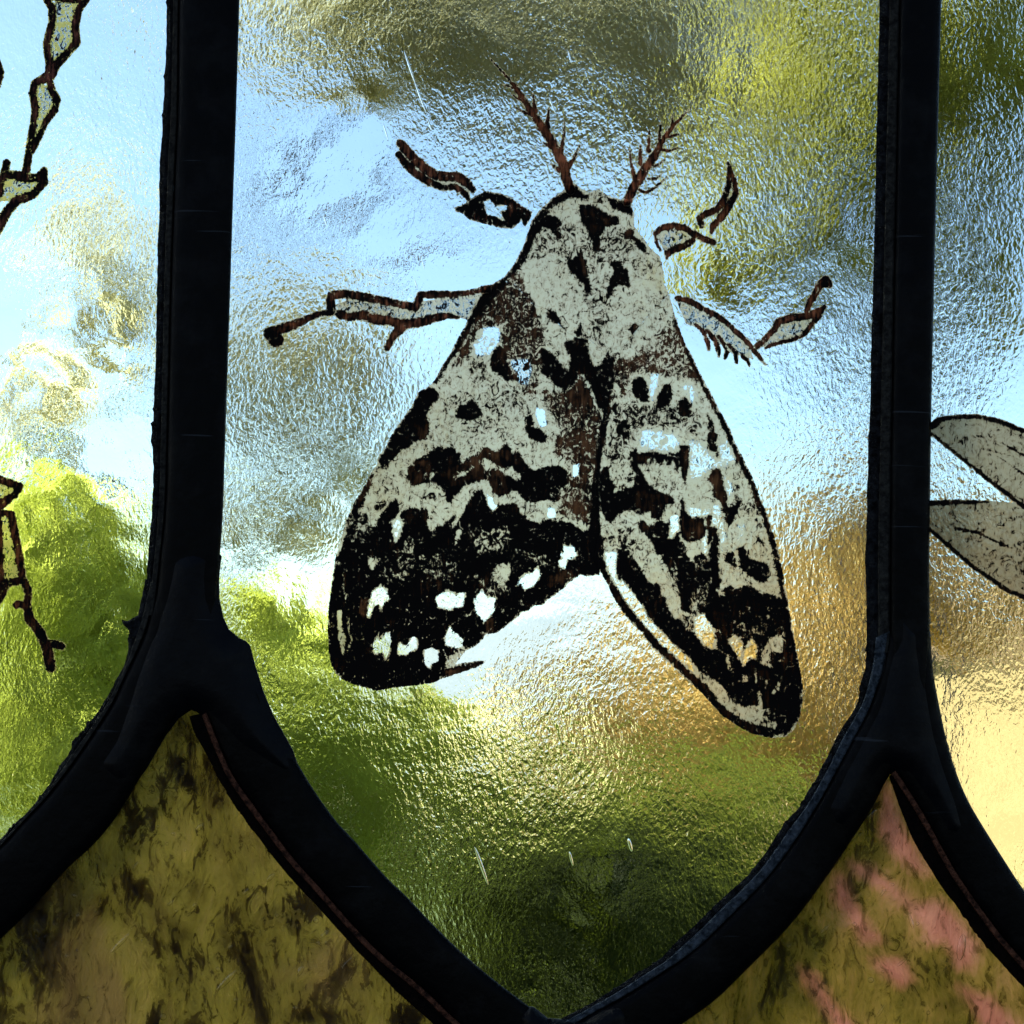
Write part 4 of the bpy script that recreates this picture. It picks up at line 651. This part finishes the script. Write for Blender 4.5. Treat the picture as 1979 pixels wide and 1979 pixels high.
strokes_part('leg', moth, PAINT_L, [M_(s) for s in ([(240, 370, 24), (350, 395, 30), (480, 470, 26), (620, 540, 26), (750, 650, 22), (880, 770, 22), (980, 890, 22), (1055, 985, 10)], [(410, 610, 15), (480, 680, 18), (520, 780, 18), (530, 850, 12)], [(520, 670, 20), (590, 760, 22), (620, 850, 22), (625, 910, 10)], [(620, 720, 18), (680, 810, 18), (700, 870, 18), (680, 930, 10)], [(720, 810, 20), (780, 880, 20), (790, 970, 12)], [(850, 910, 20), (900, 960, 15), (910, 1000, 8)],
    [(980, 820, 27), (1080, 730, 30), (1170, 620, 32), (1170, 590, 28), (1300, 550, 38), (1440, 540, 34), (1550, 500, 36), (1615, 450, 16)], [(1560, 530, 25), (1500, 600, 24), (1420, 700, 24), (1330, 750, 20), (1200, 780, 18), (1060, 830, 10)], [(1440, 520, 22), (1470, 410, 27), (1530, 320, 32), (1570, 240, 40), (1620, 200, 42), (1650, 240, 37)])],
    fills=[M_([(240, 400), (600, 560), (900, 820), (940, 930), (750, 880), (520, 680), (320, 600)]), M_([(1000, 830), (1200, 620), (1550, 560), (1400, 700), (1200, 770)])], label='right middle leg with a comb of spines', brown=.75)

O_ = lambda p: cv('O', p); P_ = lambda p: cv('P', p); Q_ = lambda p: cv('Q', p)
strokes_part('painted_insect_leg', win, PAINT_S, [O_(s) for s in ([(340, -60, 25), (350, 0, 25), (390, 60, 28), (390, 170, 28), (350, 320, 28), (355, 390, 28), (375, 480, 30), (370, 570, 35)], [(660, -60, 25), (640, 0, 25), (580, 80, 28), (560, 200, 30), (570, 320, 30), (500, 400, 30), (420, 480, 35), (370, 570, 40)], [(400, -20, 24), (580, 0, 30)],
    [(370, 570, 40), (260, 620, 25), (245, 700, 28), (265, 820, 28), (250, 920, 25), (230, 1040, 25), (210, 1180, 28), (190, 1310, 28)], [(370, 600, 25), (390, 680, 28), (425, 740, 28), (410, 820, 25), (340, 910, 22), (300, 1000, 22), (240, 1120, 26)],
    [(50, 1220, 28), (30, 1300, 28), (120, 1310, 35), (200, 1330, 35), (290, 1330, 30), (330, 1270, 24), (330, 1360, 26), (250, 1450, 30), (120, 1500, 36), (40, 1600, 36), (-20, 1720, 34)], [(30, 1300, 28), (0, 1400, 30), (-40, 1500, 40)], [(-30, 460, 30), (-5, 540, 36), (-20, 640, 25)])],
    fills=[O_([(380, 30), (580, 0), (550, 330), (400, 480), (360, 350)]), O_([(260, 640), (380, 640), (420, 760), (330, 900), (240, 1100), (270, 820)]), O_([(40, 1260), (130, 1340), (320, 1340), (240, 1440), (60, 1500), (0, 1500)])], label='jointed insect leg filled with amber stain at the upper left edge', brown=.55, cell=2.5)
strokes_part('painted_insect_leg', win, PAINT_S, [P_(s) for s in ([(-60, 250, 30), (0, 260, 30), (150, 310, 25), (110, 370, 27), (20, 430, 36), (-40, 490, 24)], [(-30, 510, 24), (30, 510, 24), (85, 520, 27), (100, 620, 30), (130, 750, 30), (150, 880, 30), (170, 1000, 30), (210, 1090, 28), (210, 1130, 28)], [(-5, 480, 17), (8, 900, 22), (10, 1130, 26), (-30, 1200, 24)], [(10, 1130, 28), (50, 1030, 35), (170, 1010, 25)],
    [(130, 1190, 30), (200, 1200, 27), (220, 1300, 36), (300, 1400, 36), (350, 1510, 40), (380, 1660, 38)], [(210, 1130, 28), (200, 1200, 27)], [(350, 1480, 25), (430, 1490, 28), (460, 1500, 30)])],
    fills=[P_([(-40, 280), (140, 320), (0, 430), (-40, 430)]), P_([(0, 500), (90, 540), (150, 1000), (20, 1000)])], label='thin jointed insect leg with a forked foot at the lower left edge', brown=.75, cell=2.5)
wq = [Q_([(640, 400), (650, 370), (750, 345), (930, 335), (1080, 370), (1220, 425), (1500, 560), (1900, 800), (1900, 1400), (1500, 1150), (1220, 905), (1100, 805), (930, 680), (800, 570), (650, 450)]), Q_([(600, 880), (800, 870), (1000, 865), (1180, 880), (1500, 1120), (1900, 1400), (1900, 1750), (1500, 1600), (1220, 1465), (1120, 1420), (900, 1275), (750, 1145), (600, 1010)])]
ws = [Q_(s) for s in ([(600, 430, 20), (650, 400, 22), (690, 365, 20), (750, 345, 14), (930, 338, 14), (1080, 372, 14), (1220, 430, 14), (1500, 565, 14), (1900, 800, 14)], [(640, 440, 10), (800, 570, 10), (1000, 730, 12), (1220, 900, 14), (1500, 1130, 14), (1900, 1400, 14)], [(600, 880, 14), (800, 872, 16), (1000, 870, 4)], [(600, 1010, 10), (750, 1140, 12), (900, 1270, 12), (1120, 1420, 15), (1220, 1462, 12), (1500, 1600, 12), (1900, 1750, 12)], [(800, 1035, 13), (930, 1060, 8), (1120, 1150, 9)], [(1080, 500, 4), (1220, 580, 8), (1500, 700, 8)], [(960, 540, 3), (1140, 580, 4)], [(1080, 600, 3), (1220, 700, 6), (1500, 900, 6)])]
paint_part('painted_wing', PAINT_W, win, [('dark', w_, .22, 10) for w_ in wq]+sum([[('dark', s, 1, 4), ('tint', s, .5)] for s in ws], []), wq+ws, YP, cell=3, grow=2, label='thin brown insect wings with dark veins on the right pane')

# ------------------------------------------------------------ the garden outside
GRASS = mat_plain('lawn_grass', [(.35, (.04, .06, .012)), (.6, (.075, .10, .02)), (.75, (.12, .13, .03))], 1.3, .9, bump=.5)
g = mesh_obj('lawn', [(-900, .4, 0), (900, .4, 0), (900, 1800, 0), (-900, 1800, 0)], [(0, 1, 2, 3)], GRASS); tag(g, 'green lawn outside the window', 'lawn', kind='structure')
GLARE_FLD = mat_plain('pale_glare_field', [(.3, (.55, .40, .16)), (.7, (.75, .58, .28))], .2, .9)  # pale ground added to give the white-gold glare near the horizon
ADDED_HILL = mat_plain('sky_cover_hills', [(.3, (.16, .19, .22)), (.7, (.24, .26, .28))], .02, .95)  # bluish ridge added to cover the blown-out sky low on the horizon
hx = np.linspace(-700, 900, 80); hz = 40+9*np.sin(hx/150)+5*np.sin(hx/47+1); HVt = []
for x, z in zip(hx, hz): HVt += [(x, 560, -1), (x, 640, z*.75), (x, 700, z), (x, 900, -1)]
hf = [(i*4+j, i*4+4+j, i*4+5+j, i*4+1+j) for i in range(79) for j in range(3)]
tag(mesh_obj('added_hills', HVt, hf, ADDED_HILL, smooth=True), 'added low blue ridge covering the blown sky at the horizon', 'added_hills', kind='structure')
fo = mesh_obj('glare_field', [(-60, 24, .004), (300, 24, .004), (900, 800, .004), (-60, 800, .004)], [(0, 1, 2, 3)], GLARE_FLD); tag(fo, 'pale golden ground added beyond the lawn for its white-gold glare', 'glare_field', kind='structure')
def leaves(name, clumps, size, mat, parent, label=None):
    Vs = []
    for (c, rad, n) in clumps:
        c = np.array(c); rad = np.array(rad if hasattr(rad, '__len__') else (rad,)*3)
        p = rng.normal(size=(n, 3)); p /= np.linalg.norm(p, axis=1)[:, None]; p *= (rng.random(n)**.45)[:, None]
        # lumpy outline
        ph = p*2.7+c; p *= (1+.28*np.sin(ph[:, 0]*5+c[0]*9)*np.cos(ph[:, 2]*6+c[2]*5)+.12*np.sin(ph[:, 1]*9+ph[:, 0]*11))[:, None]
        P = c+p*rad; a = rng.normal(size=(n, 3)); a /= np.linalg.norm(a, axis=1)[:, None]
        b = np.cross(a, rng.normal(size=(n, 3))); b /= np.linalg.norm(b, axis=1)[:, None]
        s = size*(.6+.8*rng.random(n))[:, None]
        Vs.append(np.stack([P-a*s, P+b*s*.42, P+a*s, P-b*s*.42], 1))
    V = np.concatenate(Vs).reshape(-1, 3); Q = np.arange(len(V)).reshape(-1, 4)
    return quads_fast(name, V, Q, mat, parent, label)
BARK = mat_plain('bark', [(.35, (.05, .035, .025)), (.7, (.14, .10, .07))], 9, .95, (1, 1, .25), .6)
def tube(path, segs=8):
    V = []; Fc = []
    path = [np.array(p, float) for p in path]
    for i, p in enumerate(path):
        q = path[min(i+1, len(path)-1)][:3]-path[max(i-1, 0)][:3]; q /= np.linalg.norm(q)
        a = np.cross(q, [0.3, 1, .1]); a /= np.linalg.norm(a); b = np.cross(q, a)
        for j in range(segs):
            t = 2*math.pi*j/segs; V.append(p[:3]+(a*math.cos(t)+b*math.sin(t))*p[3]*(1+.1*math.sin(j*2.3+i)))
    for i in range(len(path)-1):
        for j in range(segs): Fc.append((i*segs+j, i*segs+(j+1) % segs, (i+1)*segs+(j+1) % segs, (i+1)*segs+j))
    Fc.append(tuple(range(segs))[::-1]); Fc.append(tuple(range((len(path)-1)*segs, len(path)*segs)))
    return V, Fc
def plant(name, label, cat, base, clumps, size, mat, group=None, trunk=.05):
    """trunk with limbs running out to every clump of leaves"""
    root = empty(name, base); tag(root, label, cat, group)
    V = []; Fc = []
    zmin = min(c[0][2] for c in clumps)
    fork = np.array([base[0], base[1], max(.15, min(zmin*.6, 2.2))])
    def add(path, s=7):
        v, f = tube(path, s); o = len(V); V.extend(v); Fc.extend([tuple(i+o for i in q) for q in f])
    top = np.array([base[0]+.05, base[1], max(c[0][2] for c in clumps)])
    add([(base[0], base[1], -.05, trunk*1.4), (*fork, trunk), (*(fork*.5+top*.5), trunk*.7), (*top, trunk*.25)], 9)
    for c, rad, n in clumps:
        c = np.array(c); z = fork[2]+(top[2]-fork[2])*min(max((c[2]-fork[2])/max(top[2]-fork[2], .1)*.6, 0), .9)
        s0 = np.array([base[0]+.02, base[1], z]); mid = s0*.5+c*.5+np.array([0, 0, -.05])
        add([(*s0, trunk*.45), (*mid, trunk*.3), (*c, trunk*.1)], 5)
    mesh_obj('trunk', V, Fc, BARK, root)
    leaves('crown', clumps, size, mat, root)
    return root
def cl(spec, y, dens=1.0, thick=.5):
    """clump from a patch of the view: (px, py, radius x px, radius y px, count)"""
    out = []
    for px, py, rx, ry, n in spec:
        c = at([px], [py], y)[0]; k_ = (y+D)/F
        out.append((c, (rx*k_, max(min(rx, ry)*k_*1.2, thick*.5), ry*k_), int(n*dens)))
    return out
OLIVE = mat_leaf('olive_leaves', (.17, .16, .10), (.76, .70, .38)); YG = mat_leaf('yellow_green_leaves', (.16, .16, .03), (.70, .67, .13))
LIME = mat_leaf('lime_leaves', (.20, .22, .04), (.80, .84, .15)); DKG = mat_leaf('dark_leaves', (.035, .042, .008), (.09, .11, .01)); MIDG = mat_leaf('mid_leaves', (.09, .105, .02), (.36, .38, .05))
GOLD = mat_leaf('golden_leaves', (.60, .41, .15), (1.0, .80, .34))
plant('tree', 'tall sparse olive green tree seen through the middle and left panes', 'tree', (*at([385], [1357], 7.)[0][:2], 0),
      cl([(700, 40, 290, 140, 950), (1150, 50, 390, 160, 1250), (950, 180, 300, 80, 500), (1300, 230, 240, 110, 600), (570, 760, 180, 140, 520), (700, 860, 140, 150, 170), (600, 640, 170, 50, 400), (540, 1000, 170, 70, 110),
          (170, 430, 150, 130, 130), (200, 620, 140, 170, 170), (80, 800, 130, 110, 110), (1080, -150, 700, 120, 1500)], 7.), .075, OLIVE, group='trees in the garden', trunk=.045)
plant('tree', 'yellow green sunlit tree seen at the upper right', 'tree', (*at([1760], [1357], 6.)[0][:2], 0),
      cl([(1600, 200, 170, 190, 2600), (1520, 420, 150, 110, 1500), (1400, 520, 110, 60, 500), (1900, 200, 150, 260, 3200), (1900, 520, 120, 150, 1300), (1750, -60, 320, 160, 2500), (1640, 560, 60, 50, 200)], 6.), .06, YG, group='trees in the garden', trunk=.09)
plant('shrub', 'bright lime green shrub filling the left pane and lower left glass', 'shrub', (*at([330], [1900], 4.2)[0][:2], 0),
      cl([(120, 1150, 190, 200, 4200), (60, 1400, 260, 230, 4500), (330, 1500, 260, 300, 5000), (560, 1370, 200, 190, 3800), (760, 1470, 190, 140, 2600), (700, 1660, 170, 120, 1800), (930, 1510, 130, 70, 900), (90, 960, 90, 70, 500), (480, 1180, 90, 60, 600)], 4.2), .03, LIME, group='shrubs under the window', trunk=.03)
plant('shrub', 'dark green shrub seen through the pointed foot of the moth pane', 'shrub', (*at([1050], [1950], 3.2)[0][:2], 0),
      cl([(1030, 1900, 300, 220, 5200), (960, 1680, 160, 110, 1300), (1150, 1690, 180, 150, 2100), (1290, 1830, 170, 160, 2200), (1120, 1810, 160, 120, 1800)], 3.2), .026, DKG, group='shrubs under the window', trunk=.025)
plant('shrub', 'mid green shrub seen at the lower right of the moth pane', 'shrub', (*at([1500], [1900], 4.6)[0][:2], 0),
      cl([(1480, 1640, 190, 150, 2600), (1330, 1570, 150, 100, 1300), (1600, 1800, 300, 200, 3600), (1100, 1560, 160, 60, 900)], 4.6), .03, MIDG, group='shrubs under the window', trunk=.03)
plant('shrub', 'golden leaved shrub seen behind the tip of the right wing', 'shrub', (*at([1500], [1500], 6.5)[0][:2], 0),
      cl([(1610, 1170, 170, 220, 4200), (1450, 1320, 200, 150, 3400), (1270, 1400, 200, 90, 1700), (1120, 1350, 120, 60, 500), (1680, 1010, 150, 80, 700), (1560, 1470, 200, 90, 1700), (1240, 1300, 110, 60, 250), (1870, 1120, 170, 130, 1500), (1330, 1470, 200, 60, 1300)], 6.5), .05, GOLD, group='shrubs under the window', trunk=.04)
# pale sandstone cottage at the right
SAND = mat_plain('sandstone', [(.3, (.38, .26, .11)), (.6, (.54, .38, .17)), (.8, (.64, .47, .23))], 3.0, .9, (1, 1, 2), .3)
TILE = mat_plain('roof_tiles', [(.3, (.07, .04, .012)), (.6, (.17, .10, .03)), (.75, (.30, .18, .06))], 7.0, .8, (1, 1, 3), .5)
HY = 9.0
p0 = at([1640], [1500], HY)[0]; zr = at([1900], [1270], HY)[0][2]; zt = at([1900], [1010], HY)[0][2]
hb = empty('cottage', (p0[0], HY, 0)); tag(hb, 'pale gold sandstone cottage with a brown tiled roof at the right', 'cottage')
def box(x0, x1, y0, y1, z0, z1):
    V = [(x, y, z) for z in (z0, z1) for y in (y0, y1) for x in (x0, x1)]
    return V, [(0, 2, 3, 1), (4, 5, 7, 6), (0, 1, 5, 4), (2, 6, 7, 3), (0, 4, 6, 2), (1, 3, 7, 5)]
def turned(V, ang=R(-52)):
    c, s_ = math.cos(ang), math.sin(ang); return [(p0[0]+x*c-y*s_, HY+x*s_+y*c, z) for x, y, z in V]
V, Fc = box(0, 7, 0, 4, -.05, zr); mesh_obj('wall', turned(V), Fc, SAND, hb)
mesh_obj('roof', turned([(-.1, -.08, zr-.02), (7.1, -.08, zr-.02), (7.3, 2, zt), (-.3, 2, zt), (-.3, 4.25, zr-.05), (7.3, 4.25, zr-.05)]), [(0, 1, 2, 3), (3, 2, 5, 4), (0, 3, 4), (1, 5, 2), (0, 4, 5, 1)], TILE, hb)
